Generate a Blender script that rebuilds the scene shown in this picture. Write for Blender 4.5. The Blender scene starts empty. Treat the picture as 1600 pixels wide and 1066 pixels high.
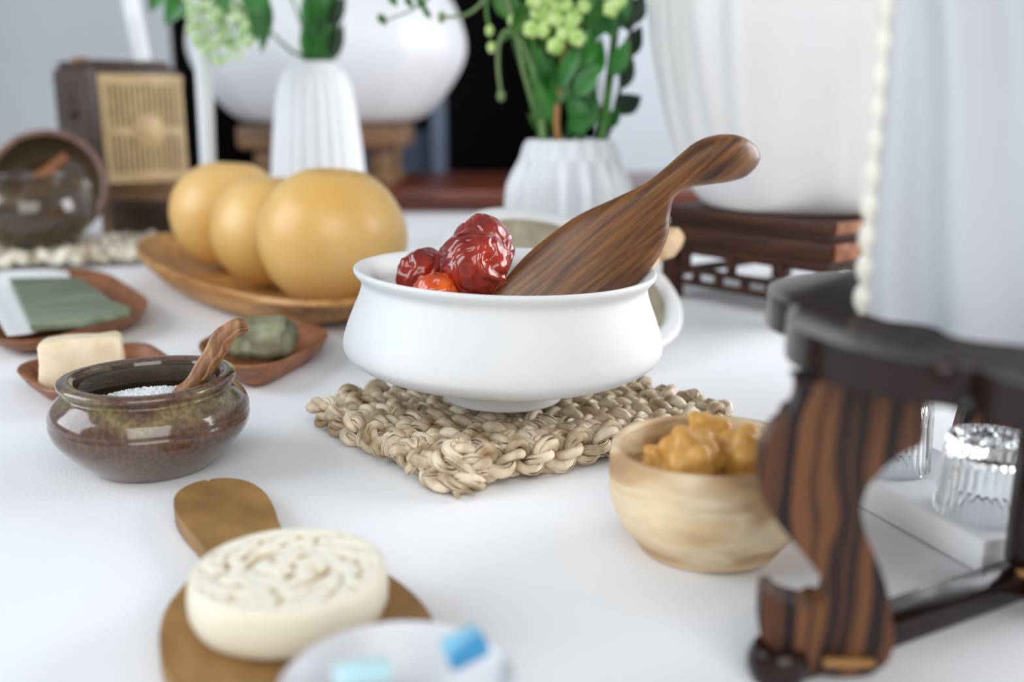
import bpy, bmesh, math, random
from math import sin, cos, pi, radians, sqrt, atan2, exp
from mathutils import Vector as V, Matrix, noise

C = bpy.context.scene.collection
S = bpy.context.scene
R = random.Random(7)

# ------------------------------------------------------------------ camera, world, lights, exposure
H = 0.18; TH = radians(13.3); F = 1600*35/36
cam_d = bpy.data.cameras.new('camera'); cam = bpy.data.objects.new('camera', cam_d); C.objects.link(cam)
cam.location = (0, 0, H); cam.rotation_euler = (pi/2-TH, 0, 0)
cam_d.lens = 35; cam_d.sensor_width = 36; cam_d.clip_start = 0.01
cam_d.dof.use_dof = True; cam_d.dof.focus_distance = 0.515; cam_d.dof.aperture_fstop = 4.1
S.camera = cam
w = bpy.data.worlds.new('room_light'); S.world = w; w.use_nodes = True
w.node_tree.nodes['Background'].inputs[0].default_value = (0.84, 0.93, 1.0, 1)
w.node_tree.nodes['Background'].inputs[1].default_value = 0.36
def area(name, loc, aim, size, size_y, power, col):
    d = bpy.data.lights.new(name, 'AREA'); d.shape = 'RECTANGLE'; d.size = size; d.size_y = size_y
    d.energy = power; d.color = col
    o = bpy.data.objects.new(name, d); C.objects.link(o); o.location = loc
    o.rotation_euler = (V(aim)-V(loc)).to_track_quat('-Z', 'Y').to_euler()
area('window_light_behind', (0.42, -1.30, 0.98), (0, 0.55, 0.05), 1.7, 1.6, 32, (1, 0.985, 0.965))
area('window_light_left', (-2.0, 0.25, 0.95), (0, 0.6, 0), 1.6, 1.5, 38, (0.84, 0.92, 1))
area('window_light_right', (1.9, 1.05, 0.68), (0.15, 0.55, 0.05), 1.6, 1.2, 50, (0.97, 0.98, 1))
S.view_settings.view_transform = 'Standard'; S.view_settings.look = 'None'
S.view_settings.exposure = 0.02; S.view_settings.gamma = 1.0; S.view_settings.use_curve_mapping = False

# ------------------------------------------------------------------ helpers
def A(px, py, Y):                      # the point at distance Y seen at a pixel of the photograph
    dx = (px-800)/F; dy = (533-py)/F
    d = V((dx, cos(TH)+dy*sin(TH), -sin(TH)+dy*cos(TH)))
    return V((0, 0, H)) + d*(Y/d.y)
def G(px, py, z=0.0):                  # the point at height z seen at a pixel
    dx = (px-800)/F; dy = (533-py)/F
    d = V((dx, cos(TH)+dy*sin(TH), -sin(TH)+dy*cos(TH)))
    return V((0, 0, H)) + d*((z-H)/d.z)
def crom(pts, n):                      # catmull-rom through tuples, n steps per span
    P = [V(p) for p in pts]; out = []
    for i in range(len(P)-1):
        a = P[i-1] if i else P[0]*2-P[1]; b = P[i]; c = P[i+1]
        d = P[i+2] if i+2 < len(P) else P[-1]*2-P[-2]
        for k in range(n):
            t = k/n
            out.append(0.5*(2*b+(c-a)*t+(2*a-5*b+4*c-d)*t*t+(3*b-a-3*c+d)*t**3))
    out.append(P[-1]); return out
def wm(o):
    m = o.matrix_basis.copy()
    while o.parent: o = o.parent; m = o.matrix_basis @ m
    return m
def fin(name, bm, mat, angle=40):
    bmesh.ops.recalc_face_normals(bm, faces=bm.faces[:])
    me = bpy.data.meshes.new(name); bm.to_mesh(me); bm.free()
    for p in me.polygons: p.use_smooth = True
    me.set_sharp_from_angle(angle=radians(angle))
    if mat: me.materials.append(mat)
    return me
def child(name, bm, mat, parent, local=True, angle=40, label=None, stuff=False):
    me = fin(name, bm, mat, angle)
    if not local: me.transform(wm(parent).inverted())
    o = bpy.data.objects.new(name, me); C.objects.link(o); o.parent = parent
    if label: o['label'] = label
    if stuff: o['kind'] = 'stuff'
    return o
def tag(o, label, cat, group=None, kind=None):
    o['label'] = label; o['category'] = cat
    if group: o['group'] = group
    if kind: o['kind'] = kind
    return o
def thing(name, label, cat, loc=(0, 0, 0), rot=(0, 0, 0), group=None):
    o = bpy.data.objects.new(name, None); C.objects.link(o); o.empty_display_size = 0.02
    o.location = loc; o.rotation_euler = rot
    return tag(o, label, cat, group)
def top(name, label, cat, bm, mat, M, local=True, angle=40, group=None, kind=None):
    me = fin(name, bm, mat, angle)
    if not isinstance(M, Matrix): M = Matrix.Translation(M)
    if not local: me.transform(M.inverted())
    o = bpy.data.objects.new(name, me); C.objects.link(o); o.matrix_basis = M
    return tag(o, label, cat, group, kind)
def struct(name, bm, mat, angle=40):
    o = bpy.data.objects.new(name, fin(name, bm, mat, angle)); C.objects.link(o); o['kind'] = 'structure'; return o
def box(bm, c, s, M=None, bev=0.0):
    r = bmesh.ops.create_cube(bm, size=1); vs = r['verts']
    for v in vs: v.co = V((v.co.x*s[0]+c[0], v.co.y*s[1]+c[1], v.co.z*s[2]+c[2]))
    if bev:
        es = list({e for v in vs for e in v.link_edges})
        r = bmesh.ops.bevel(bm, geom=es, offset=bev, segments=2, affect='EDGES', profile=0.5)
        vs = list({v for v in vs if v.is_valid} | set(r['verts']))
    if M:
        for v in vs: v.co = M @ v.co
    return bm
def lathe(bm, prof, seg=64, fn=None, M=None):
    rings = []
    for r, z in [(p[0], p[1]) for p in prof]:
        if r < 1e-6: rings.append([bm.verts.new((0, 0, z))])
        else:
            ring = []
            for k in range(seg):
                a = 2*pi*k/seg; rr = r; zz = z
                if fn: rr, zz = fn(r, z, a)
                ring.append(bm.verts.new((rr*cos(a), rr*sin(a), zz)))
            rings.append(ring)
    for p, q in zip(rings, rings[1:]):
        if len(p) == 1 and len(q) == 1: continue
        for k in range(seg):
            k2 = (k+1) % seg
            if len(p) == 1: bm.faces.new((p[0], q[k], q[k2]))
            elif len(q) == 1: bm.faces.new((p[k], q[0], p[k2]))
            else: bm.faces.new((p[k], q[k], q[k2], p[k2]))
    if M:
        for ring in rings:
            for v in ring: v.co = M @ v.co
    return bm
def tube(bm, pts, rad, sides=8, ell=None, up=None, uvscale=1.0):
    uv = bm.loops.layers.uv.verify()
    P = [V(p) for p in pts]; n = len(P); rings = []; L = [0.0]
    for i in range(1, n): L.append(L[-1]+(P[i]-P[i-1]).length)
    t0 = (P[1]-P[0]).normalized()
    u = V(up) if up else (V((0, 0, 1)) if abs(t0.z) < 0.9 else V((1, 0, 0)))
    for i in range(n):
        t = (P[min(i+1, n-1)]-P[max(i-1, 0)]).normalized()
        u = (u-t*u.dot(t)); u = u.normalized() if u.length > 1e-6 else t.orthogonal().normalized()
        b = t.cross(u); r = rad(i/(n-1)) if callable(rad) else rad
        e = ell or 1.0
        rings.append([bm.verts.new(P[i]+u*(r*cos(2*pi*k/sides))+b*(r*e*sin(2*pi*k/sides))) for k in range(sides)])
    for i in range(n-1):
        for k in range(sides):
            k2 = (k+1) % sides
            f = bm.faces.new((rings[i][k], rings[i][k2], rings[i+1][k2], rings[i+1][k]))
            for lp, (a, s) in zip(f.loops, ((L[i], k), (L[i], k+1), (L[i+1], k+1), (L[i+1], k))):
                lp[uv].uv = (s/sides, a*uvscale)
    bm.faces.new(rings[0][::-1]); bm.faces.new(rings[-1])
    return bm
def prism(bm, outline, h0, h1, M=None, bev=0.0):       # outline in local xy, from z=h0 to h1
    lo = [bm.verts.new((p[0], p[1], h0)) for p in outline]; hi = [bm.verts.new((p[0], p[1], h1)) for p in outline]
    n = len(lo); fb = bm.faces.new(lo[::-1]); ft = bm.faces.new(hi)
    for k in range(n): bm.faces.new((lo[k], lo[(k+1) % n], hi[(k+1) % n], hi[k]))
    vs = lo+hi
    if bev:
        es = list(fb.edges)+list(ft.edges)
        r = bmesh.ops.bevel(bm, geom=es, offset=bev, segments=3, affect='EDGES', profile=0.5)
        vs = list({v for v in vs if v.is_valid} | set(r['verts']))
    if M:
        for v in vs: v.co = M @ v.co
    return bm
def ico(bm, c, r, sub=2, fn=None, M=None):
    vs = bmesh.ops.create_icosphere(bm, subdivisions=sub, radius=1.0)['verts']
    for v in vs:
        d = v.co.normalized(); k = fn(d) if fn else 1.0
        p = (d*k) if not isinstance(k, V) else k
        p = V((p.x*r[0], p.y*r[1], p.z*r[2])) if isinstance(r, (tuple, list)) else p*r
        v.co = (M @ p if M else p)+V(c)
    return bm
def leaf_bm(bm, base, tip, width, nrm, droop=0.0, seg=8, fold=0.15):
    base = V(base); tip = V(tip); d = tip-base; L = d.length; t = d.normalized()
    nrm = V(nrm); nrm = (nrm-t*nrm.dot(t)).normalized(); s = t.cross(nrm); rows = []
    for i in range(seg+1):
        a = i/seg; wdt = width*sin(pi*min(1, a**0.8))*0.5+width*0.02
        c = base+d*a-nrm*(droop*L*a*a)
        rows.append([bm.verts.new(c+s*wdt*k+nrm*(abs(k)*wdt*fold*2)) for k in (-1, -0.5, 0, 0.5, 1)])
    for p, q in zip(rows, rows[1:]):
        for k in range(4): bm.faces.new((p[k], p[k+1], q[k+1], q[k]))
    return bm

# ------------------------------------------------------------------ materials
def nodes(name):
    m = bpy.data.materials.new(name); m.use_nodes = True; nt = m.node_tree
    return m, nt, nt.nodes['Principled BSDF']
def N(nt, t, **kw):
    n = nt.nodes.new(t)
    for k, v in kw.items():
        if k.startswith('i_'): n.inputs[k[2:].replace('_', ' ')].default_value = v
        else: setattr(n, k, v)
    return n
def ramp(nt, stops, interp='LINEAR'):
    r = nt.nodes.new('ShaderNodeValToRGB'); e = r.color_ramp.elements; r.color_ramp.interpolation = interp
    while len(e) < len(stops): e.new(0.5)
    for el, (p, c) in zip(e, stops): el.position = p; el.color = (*c, 1)
    return r
def coord(nt, scale=(1, 1, 1), rot=(0, 0, 0), out='Object'):
    tc = nt.nodes.new('ShaderNodeTexCoord'); mp = nt.nodes.new('ShaderNodeMapping')
    mp.inputs['Scale'].default_value = scale; mp.inputs['Rotation'].default_value = rot
    nt.links.new(tc.outputs[out], mp.inputs[0]); return mp.outputs[0]
def bump(nt, b, h, strength=0.3, dist=0.001):
    bp = N(nt, 'ShaderNodeBump', i_Strength=strength, i_Distance=dist)
    nt.links.new(h, bp.inputs['Height']); nt.links.new(bp.outputs[0], b.inputs['Normal'])
def srgb(r, g, b):
    f = lambda c: (c/255/12.92) if c/255 <= 0.04045 else ((c/255+0.055)/1.055)**2.4
    return (f(r), f(g), f(b))
def plain(name, c1, c2=None, scale=30, rough=0.5, bmp=0.0, bscale=200, detail=4, coat=0, sss=0, lo=0.35, hi=0.65, spec=0.5, stretch=(1, 1, 1), bdist=0.001, sheen=0, subr=0.01):
    m, nt, b = nodes(name); c2 = c2 or tuple(x*0.9 for x in c1)
    cd = coord(nt, stretch); n = N(nt, 'ShaderNodeTexNoise', i_Scale=scale, i_Detail=detail); nt.links.new(cd, n.inputs['Vector'])
    r = ramp(nt, [(lo, c2), (hi, c1)]); nt.links.new(n.outputs[0], r.inputs[0]); nt.links.new(r.outputs[0], b.inputs['Base Color'])
    b.inputs['Roughness'].default_value = rough; b.inputs['Coat Weight'].default_value = coat; b.inputs['Coat Roughness'].default_value = 0.08
    b.inputs['Specular IOR Level'].default_value = spec; b.inputs['Sheen Weight'].default_value = sheen
    if sss:
        b.inputs['Subsurface Weight'].default_value = sss; b.inputs['Subsurface Scale'].default_value = subr
        b.inputs['Subsurface Radius'].default_value = (1, 0.5, 0.25)
    if bmp:
        n2 = N(nt, 'ShaderNodeTexNoise', i_Scale=bscale, i_Detail=3); nt.links.new(cd, n2.inputs['Vector']); bump(nt, b, n2.outputs[0], bmp, bdist)
    return m
def wood(name, stops, scale=(4, 40, 40), rot=(0, 0, 0), rough=0.45, fine=0.35, dist=1.2, nscale=1.0, coat=0.0, spec=0.5):
    m, nt, b = nodes(name)
    cd = coord(nt, scale, rot); n = N(nt, 'ShaderNodeTexNoise', i_Scale=nscale, i_Detail=3, i_Distortion=dist); nt.links.new(cd, n.inputs['Vector'])
    r = ramp(nt, stops); nt.links.new(n.outputs[0], r.inputs[0])
    cd2 = coord(nt, tuple(s*7 for s in scale), rot); n2 = N(nt, 'ShaderNodeTexNoise', i_Scale=nscale, i_Detail=4); nt.links.new(cd2, n2.inputs['Vector'])
    r2 = ramp(nt, [(0.35, (1-fine,)*3), (0.6, (1, 1, 1))]); nt.links.new(n2.outputs[0], r2.inputs[0])
    mx = N(nt, 'ShaderNodeMix', data_type='RGBA', blend_type='MULTIPLY'); mx.inputs[0].default_value = 1.0
    nt.links.new(r.outputs[0], mx.inputs[6]); nt.links.new(r2.outputs[0], mx.inputs[7]); nt.links.new(mx.outputs[2], b.inputs['Base Color'])
    b.inputs['Roughness'].default_value = rough; b.inputs['Coat Weight'].default_value = coat; b.inputs['Coat Roughness'].default_value = 0.12
    b.inputs['Specular IOR Level'].default_value = spec
    bump(nt, b, n2.outputs[0], 0.12, 0.0006); return m

m_cloth = plain('white_table_cloth', (0.85, 0.855, 0.87), (0.82, 0.825, 0.84), scale=6, rough=0.85, bmp=0.25, bscale=700, bdist=0.0006, spec=0.25)
m_ceramic = plain('chalk_white_ceramic', (0.70, 0.705, 0.71), (0.635, 0.64, 0.64), scale=14, rough=0.55, bmp=0.25, bscale=45, spec=0.35, bdist=0.0012, lo=0.25, hi=0.6)
m_black = plain('black_inner_glaze', (0.012, 0.011, 0.012), rough=0.2)
m_lidshade = plain('shaded_beige_clay', srgb(172, 162, 140), srgb(150, 140, 118), scale=40, rough=0.8)  # unglazed inside of the lid, its shade painted into the beige
m_walnut = wood('walnut_grain', [(0.24, srgb(50, 26, 14)), (0.38, srgb(94, 55, 29)), (0.49, srgb(142, 92, 44)), (0.58, srgb(112, 69, 38)), (0.70, srgb(94, 57, 36)), (0.82, srgb(58, 31, 18))], scale=(5, 64, 50), rough=0.34, dist=1.5, fine=0.45)
m_acacia = wood('pale_acacia_grain', [(0.32, srgb(150, 110, 74)), (0.44, srgb(200, 164, 120)), (0.53, srgb(232, 210, 174)), (0.62, srgb(214, 182, 138)), (0.72, srgb(164, 124, 84))], scale=(13, 16, 46), rot=(0, radians(38), 0.5), rough=0.48, dist=0.6, fine=0.1)
m_tray = wood('reddish_dish_wood', [(0.3, srgb(96, 52, 26)), (0.5, srgb(150, 92, 52)), (0.7, srgb(120, 70, 38))], scale=(5, 30, 30), rough=0.5, fine=0.3)
m_plate = wood('honey_plate_wood', [(0.3, srgb(142, 92, 40)), (0.5, srgb(196, 144, 76)), (0.7, srgb(164, 112, 56))], scale=(5, 20, 30), rough=0.5, fine=0.25)
m_paddle = wood('paddle_wood', [(0.3, srgb(128, 92, 48)), (0.5, srgb(160, 120, 66)), (0.7, srgb(140, 102, 54))], scale=(8, 14, 14), rough=0.55, fine=0.2)
m_stand = wood('lacquered_rosewood', [(0.3, srgb(13, 6, 5)), (0.5, srgb(36, 18, 12)), (0.7, srgb(22, 11, 8))], scale=(20, 3, 20), rough=0.2, fine=0.25, coat=0.1, spec=0.3)
m_fret = wood('dark_fret_wood', [(0.3, srgb(36, 18, 10)), (0.5, srgb(74, 42, 24)), (0.7, srgb(52, 28, 16))], scale=(4, 30, 30), rough=0.5, fine=0.35, spec=0.25)
m_endg = plain('orange_lit_end_grain', srgb(160, 98, 58), srgb(108, 58, 32), scale=90, rough=0.6, bmp=0.5, bscale=120)  # same wood made lighter: orange light on the end face is painted in
m_red = wood('red_brown_board', [(0.3, srgb(74, 30, 18)), (0.5, srgb(116, 56, 36)), (0.7, srgb(92, 42, 26))], scale=(3, 20, 20), rough=0.3, fine=0.2)
m_boxw = wood('old_box_wood', [(0.3, srgb(92, 64, 40)), (0.5, srgb(134, 98, 66)), (0.7, srgb(108, 78, 50))], scale=(4, 20, 20), rough=0.6)
m_radio = wood('dark_cabinet_wood', [(0.3, srgb(40, 28, 22)), (0.5, srgb(74, 54, 42)), (0.7, srgb(54, 38, 30))], scale=(4, 20, 20), rough=0.4)
m_grille = plain('tan_grille', srgb(186, 158, 114), srgb(164, 136, 94), scale=40, rough=0.5)
m_grdk = plain('grille_backing', srgb(74, 56, 38), rough=0.8)
m_brass = plain('dull_brass', srgb(150, 108, 58), rough=0.4)
m_white = plain('white_porcelain', (0.70, 0.705, 0.72), (0.66, 0.665, 0.685), scale=8, rough=0.35)
m_matw = plain('matt_white_vase', (0.71, 0.725, 0.745), (0.68, 0.695, 0.715), scale=8, rough=0.5)
m_silk = plain('white_silk', (0.50, 0.505, 0.53), (0.46, 0.46, 0.485), scale=12, rough=0.42, bmp=0.15, bscale=900, bdist=0.0004, sheen=0.3, stretch=(1, 1, 0.3))
m_paper = plain('white_gauze', (0.76, 0.75, 0.745), (0.70, 0.685, 0.675), scale=9, rough=0.5, bmp=0.2, bscale=500, bdist=0.0005, sheen=0.2, stretch=(1, 1, 0.25))
m_cream = plain('cream_trim', srgb(232, 226, 212), rough=0.7)
m_pear = plain('pear_skin', srgb(228, 190, 122), srgb(214, 168, 92), scale=9, rough=0.34, bmp=0.12, bscale=160, sss=0.10, subr=0.02, detail=8)
m_pdot = plain('pear_scar', srgb(170, 116, 50), rough=0.7)
m_salt = plain('salt', (0.86, 0.86, 0.86), (0.8, 0.8, 0.8), rough=0.5, sss=0.2, subr=0.003)
m_twig = wood('twig_wood', [(0.25, srgb(84, 50, 28)), (0.45, srgb(148, 100, 60)), (0.7, srgb(190, 148, 108))], scale=(90, 90, 14), rough=0.42, fine=0.35)
m_soaptan = plain('tan_block', srgb(236, 220, 192), srgb(220, 200, 164), scale=70, rough=0.7, bmp=0.3, bscale=150, sss=0.2, subr=0.01)
m_gstone = plain('sage_green_soap', srgb(152, 152, 122), srgb(84, 84, 60), scale=36, rough=0.65, bmp=0.3, bscale=120)
m_gbar = plain('green_bar', srgb(136, 148, 126), srgb(92, 106, 84), scale=8, rough=0.33, bmp=0.5, bscale=12, bdist=0.003, stretch=(2, 22, 8))
m_candy = plain('amber_candied_fruit', srgb(222, 176, 96), srgb(202, 146, 62), scale=50, rough=0.4, sss=0.5, subr=0.012, bmp=0.15, bscale=250)
m_juj = plain('red_date_skin', srgb(168, 46, 22), srgb(104, 18, 10), scale=42, rough=0.16, coat=0.5, bmp=0.10, bscale=110, bdist=0.0008, detail=5)
m_jujo = plain('orange_date_skin', srgb(222, 96, 26), srgb(184, 58, 16), scale=60, rough=0.2, coat=0.5)
m_sheet = plain('white_sheet', (0.86, 0.86, 0.87), (0.84, 0.84, 0.85), scale=20, rough=0.8)
m_candle = plain('candle_wax', (0.75, 0.76, 0.78), rough=0.5, sss=0.2)
m_wall = plain('grey_wall', srgb(206, 209, 212), srgb(190, 193, 198), scale=1.2, rough=0.9)
m_wallw = plain('pale_wall', srgb(236, 241, 248), srgb(230, 236, 244), scale=1.2, rough=0.9)
m_dark = plain('black_doorway_shade', (0.006, 0.0055, 0.0055), rough=0.95, spec=0.05)  # darkness of the room past the doorway, painted in as near-black
m_steel = plain('blue_grey_frame', srgb(112, 124, 142), srgb(90, 102, 120), scale=4, rough=0.6)
m_navy = plain('slate_blue_panel', srgb(52, 66, 82), rough=0.7)
m_floor = plain('grey_floor', srgb(150, 140, 130), srgb(120, 112, 104), scale=3, rough=0.6)
m_stem = plain('stem_green', srgb(74, 128, 46), srgb(40, 92, 28), scale=40, rough=0.5)
m_leaf = plain('leaf_green', srgb(44, 120, 34), srgb(20, 82, 20), scale=30, rough=0.42)
m_dkleaf = plain('dark_leaf', srgb(28, 60, 28), srgb(14, 36, 16), scale=30, rough=0.45)
m_bud = plain('pale_green_bud', srgb(204, 226, 152), srgb(146, 190, 84), scale=120, rough=0.5)
m_umbel = plain('pale_floret', srgb(214, 230, 190), srgb(150, 192, 116), scale=50, rough=0.6)
m_tend = plain('grey_green_tendril', srgb(112, 140, 84), rough=0.5)
m_rose = plain('brown_stem', srgb(168, 116, 66), rough=0.6)
m_blue = plain('blue_glass_tile', srgb(60, 140, 190), srgb(140, 200, 224), scale=60, rough=0.25, lo=0.45, hi=0.55)
m_cyan = plain('pale_cyan_tile', srgb(180, 222, 232), srgb(206, 234, 240), scale=60, rough=0.3)
m_lbrown = plain('copper_spoon', srgb(150, 92, 42), srgb(120, 70, 30), rough=0.4)
m_palewood = plain('pale_spoon_wood', srgb(220, 190, 150), srgb(204, 170, 128), scale=60, rough=0.55)
m_rimpink = plain('pinkish_clay_rim', srgb(138, 104, 92), srgb(110, 82, 70), scale=40, rough=0.5)

def glaze_mat(name, dark, olive, blend_lo, blend_hi, rough=0.14):
    m, nt, b = nodes(name); cd = coord(nt)
    n = N(nt, 'ShaderNodeTexNoise', i_Scale=26, i_Detail=5, i_Distortion=0.6); nt.links.new(cd, n.inputs['Vector'])
    sp = nt.nodes.new('ShaderNodeSeparateXYZ'); nt.links.new(cd, sp.inputs[0])
    mr = N(nt, 'ShaderNodeMapRange'); mr.inputs[1].default_value = 0; mr.inputs[2].default_value = blend_hi
    nt.links.new(sp.outputs[2], mr.inputs[0])
    ad = N(nt, 'ShaderNodeMath', operation='MULTIPLY_ADD'); ad.inputs[1].default_value = 0.85
    sb_ = N(nt, 'ShaderNodeMath', operation='SUBTRACT'); sb_.inputs[1].default_value = 0.5; nt.links.new(n.outputs[0], sb_.inputs[0])
    nt.links.new(sb_.outputs[0], ad.inputs[0]); nt.links.new(mr.outputs[0], ad.inputs[2])
    mid = tuple(0.55*a+0.45*c for a, c in zip(dark, olive))
    r = ramp(nt, [(0.0, mid), (0.25, dark), (0.66, dark), (0.76, mid), (0.83, olive), (0.89, mid), (0.95, dark)]); nt.links.new(ad.outputs[0], r.inputs[0])
    sp2 = N(nt, 'ShaderNodeTexNoise', i_Scale=420, i_Detail=2); nt.links.new(cd, sp2.inputs['Vector'])
    r2 = ramp(nt, [(0.42, (0.72,)*3), (0.58, (1.15,)*3)]); nt.links.new(sp2.outputs[0], r2.inputs[0])
    mx = N(nt, 'ShaderNodeMix', data_type='RGBA', blend_type='MULTIPLY'); mx.inputs[0].default_value = 1
    nt.links.new(r.outputs[0], mx.inputs[6]); nt.links.new(r2.outputs[0], mx.inputs[7]); nt.links.new(mx.outputs[2], b.inputs['Base Color'])
    b.inputs['Roughness'].default_value = rough; b.inputs['Coat Weight'].default_value = 0.5; b.inputs['Coat Roughness'].default_value = 0.06
    n3 = N(nt, 'ShaderNodeTexNoise', i_Scale=60, i_Detail=2); nt.links.new(cd, n3.inputs['Vector']); bump(nt, b, n3.outputs[0], 0.12, 0.001)
    return m
m_glaze = glaze_mat('brown_olive_glaze', srgb(92, 67, 54), srgb(124, 108, 74), 0, 0.0478)
m_glaze_in = plain('dark_olive_inner_glaze', srgb(74, 62, 46), srgb(56, 44, 34), scale=40, rough=0.12, coat=0.5)
m_glaze_bk = glaze_mat('dark_jar_glaze', srgb(72, 56, 42), srgb(108, 90, 66), 0, 0.08, 0.12)

def zebra():
    m, nt, b = nodes('zebra_wood'); cd = coord(nt, (1, 1, 1))
    n = N(nt, 'ShaderNodeTexNoise', i_Scale=1.0, i_Detail=2); cd2 = coord(nt, (22, 22, 12)); nt.links.new(cd2, n.inputs['Vector'])
    sp = nt.nodes.new('ShaderNodeSeparateXYZ'); nt.links.new(cd, sp.inputs[0])
    a = N(nt, 'ShaderNodeMath', operation='MULTIPLY_ADD'); a.inputs[1].default_value = 0.030; nt.links.new(n.outputs[0], a.inputs[0]); nt.links.new(sp.outputs[0], a.inputs[2])
    cb = nt.nodes.new('ShaderNodeCombineXYZ'); nt.links.new(a.outputs[0], cb.inputs[0])
    n2 = N(nt, 'ShaderNodeTexNoise', noise_dimensions='1D', i_Scale=210, i_Detail=1.5); nt.links.new(a.outputs[0], n2.inputs['W'])
    r = ramp(nt, [(0.38, srgb(26, 14, 11)), (0.46, srgb(44, 25, 17)), (0.51, srgb(82, 49, 28)), (0.62, srgb(108, 68, 38)), (0.78, srgb(76, 43, 25))]); nt.links.new(n2.outputs[0], r.inputs[0])
    nt.links.new(r.outputs[0], b.inputs['Base Color']); b.inputs['Roughness'].default_value = 0.4; b.inputs['Specular IOR Level'].default_value = 0.3
    return m
m_zebra = zebra()

def straw(name, pale, dark):
    m, nt, b = nodes(name)
    cd = coord(nt, (11, 45, 1), out='UV'); n = N(nt, 'ShaderNodeTexNoise', i_Scale=1.0, i_Detail=2, i_Distortion=0.3); nt.links.new(cd, n.inputs['Vector'])
    cdo = coord(nt); n2 = N(nt, 'ShaderNodeTexNoise', i_Scale=70, i_Detail=2); nt.links.new(cdo, n2.inputs['Vector'])
    r = ramp(nt, [(0.27, tuple(x*0.6 for x in dark)), (0.33, dark), (0.38, pale), (0.8, tuple(min(1, x*1.1) for x in pale))]); nt.links.new(n.outputs[0], r.inputs[0])
    r2 = ramp(nt, [(0.34, (0.42, 0.33, 0.22)), (0.60, (1, 1, 1))]); nt.links.new(n2.outputs[0], r2.inputs[0])
    mx = N(nt, 'ShaderNodeMix', data_type='RGBA', blend_type='MULTIPLY'); mx.inputs[0].default_value = 1
    nt.links.new(r.outputs[0], mx.inputs[6]); nt.links.new(r2.outputs[0], mx.inputs[7]); nt.links.new(mx.outputs[2], b.inputs['Base Color'])
    b.inputs['Roughness'].default_value = 0.55; bump(nt, b, n.outputs[0], 0.8, 0.0008); return m
m_straw = straw('dried_sedge', srgb(222, 206, 180), srgb(96, 68, 44))
m_straw2 = straw('cream_cord', srgb(236, 230, 214), srgb(190, 176, 150))

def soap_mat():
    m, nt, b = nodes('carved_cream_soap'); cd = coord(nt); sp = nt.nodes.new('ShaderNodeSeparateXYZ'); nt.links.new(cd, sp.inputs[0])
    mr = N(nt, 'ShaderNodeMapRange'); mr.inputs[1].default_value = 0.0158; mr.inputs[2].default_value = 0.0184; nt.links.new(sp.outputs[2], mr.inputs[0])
    # tan in the carved hollows is painted shade, stronger with depth; the flank is the plain cream body
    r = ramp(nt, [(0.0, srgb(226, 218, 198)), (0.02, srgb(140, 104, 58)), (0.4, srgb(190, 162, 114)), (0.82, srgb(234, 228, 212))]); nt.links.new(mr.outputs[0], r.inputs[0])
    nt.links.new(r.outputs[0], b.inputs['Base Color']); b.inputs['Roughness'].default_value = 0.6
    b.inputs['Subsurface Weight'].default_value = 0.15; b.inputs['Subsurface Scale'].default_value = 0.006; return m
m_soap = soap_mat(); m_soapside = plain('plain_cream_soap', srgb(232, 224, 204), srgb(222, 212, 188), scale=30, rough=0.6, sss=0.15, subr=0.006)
def glass_mat():
    m, nt, b = nodes('clear_cut_glass'); b.inputs['Transmission Weight'].default_value = 1; b.inputs['Roughness'].default_value = 0.03
    b.inputs['IOR'].default_value = 1.47; b.inputs['Base Color'].default_value = (0.97, 0.99, 1, 1)
    cd = coord(nt, (1, 1, 1)); n = N(nt, 'ShaderNodeTexNoise', i_Scale=160, i_Detail=1); nt.links.new(cd, n.inputs['Vector']); bump(nt, b, n.outputs[0], 0.15, 0.001); return m
m_glass = glass_mat()
def print_mat():
    m, nt, b = nodes('pink_floral_print'); cd = coord(nt, (1, 1, 1))
    v = N(nt, 'ShaderNodeTexVoronoi', i_Scale=110); nt.links.new(cd, v.inputs['Vector'])
    r = ramp(nt, [(0.1, srgb(214, 130, 150)), (0.35, srgb(224, 208, 226)), (0.6, srgb(178, 92, 84)), (0.85, srgb(150, 168, 120))]); nt.links.new(v.outputs['Color'], r.inputs[0])
    nt.links.new(r.outputs[0], b.inputs['Base Color']); b.inputs['Roughness'].default_value = 0.4; return m
m_print = print_mat()

# ------------------------------------------------------------------ setting
bm = bmesh.new(); box(bm, (0, 1.3, -0.775), (6, 5.4, 0.05)); struct('floor', bm, m_floor)
bm = bmesh.new(); box(bm, (-2.02, 3.0, 0.75), (2.12, 0.1, 3.0)); struct('wall_back', bm, m_wall)
bm = bmesh.new(); box(bm, (1.48, 3.0, 0.75), (2.5, 0.1, 3.0)); struct('wall_right', bm, m_wallw)
bm = bmesh.new(); box(bm, (-0.29, 3.45, 0.75), (1.4, 0.06, 3.0)); struct('doorway_shade_back', bm, m_dark)
bm = bmesh.new(); box(bm, (-0.96, 3.2, 0.75), (0.02, 0.5, 3.0)); box(bm, (0.24, 3.2, 0.75), (0.02, 0.5, 3.0)); struct('doorway_shade_sides', bm, m_dark)
bm = bmesh.new(); box(bm, (-0.215, 2.98, 0.1), (0.045, 0.06, 1.7), bev=0.01); struct('trim_2', bm, m_steel)
bm = bmesh.new(); box(bm, (-0.345, 3.0, -0.32), (0.21, 0.03, 0.86), bev=0.004); struct('trim_3', bm, m_navy)

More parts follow.
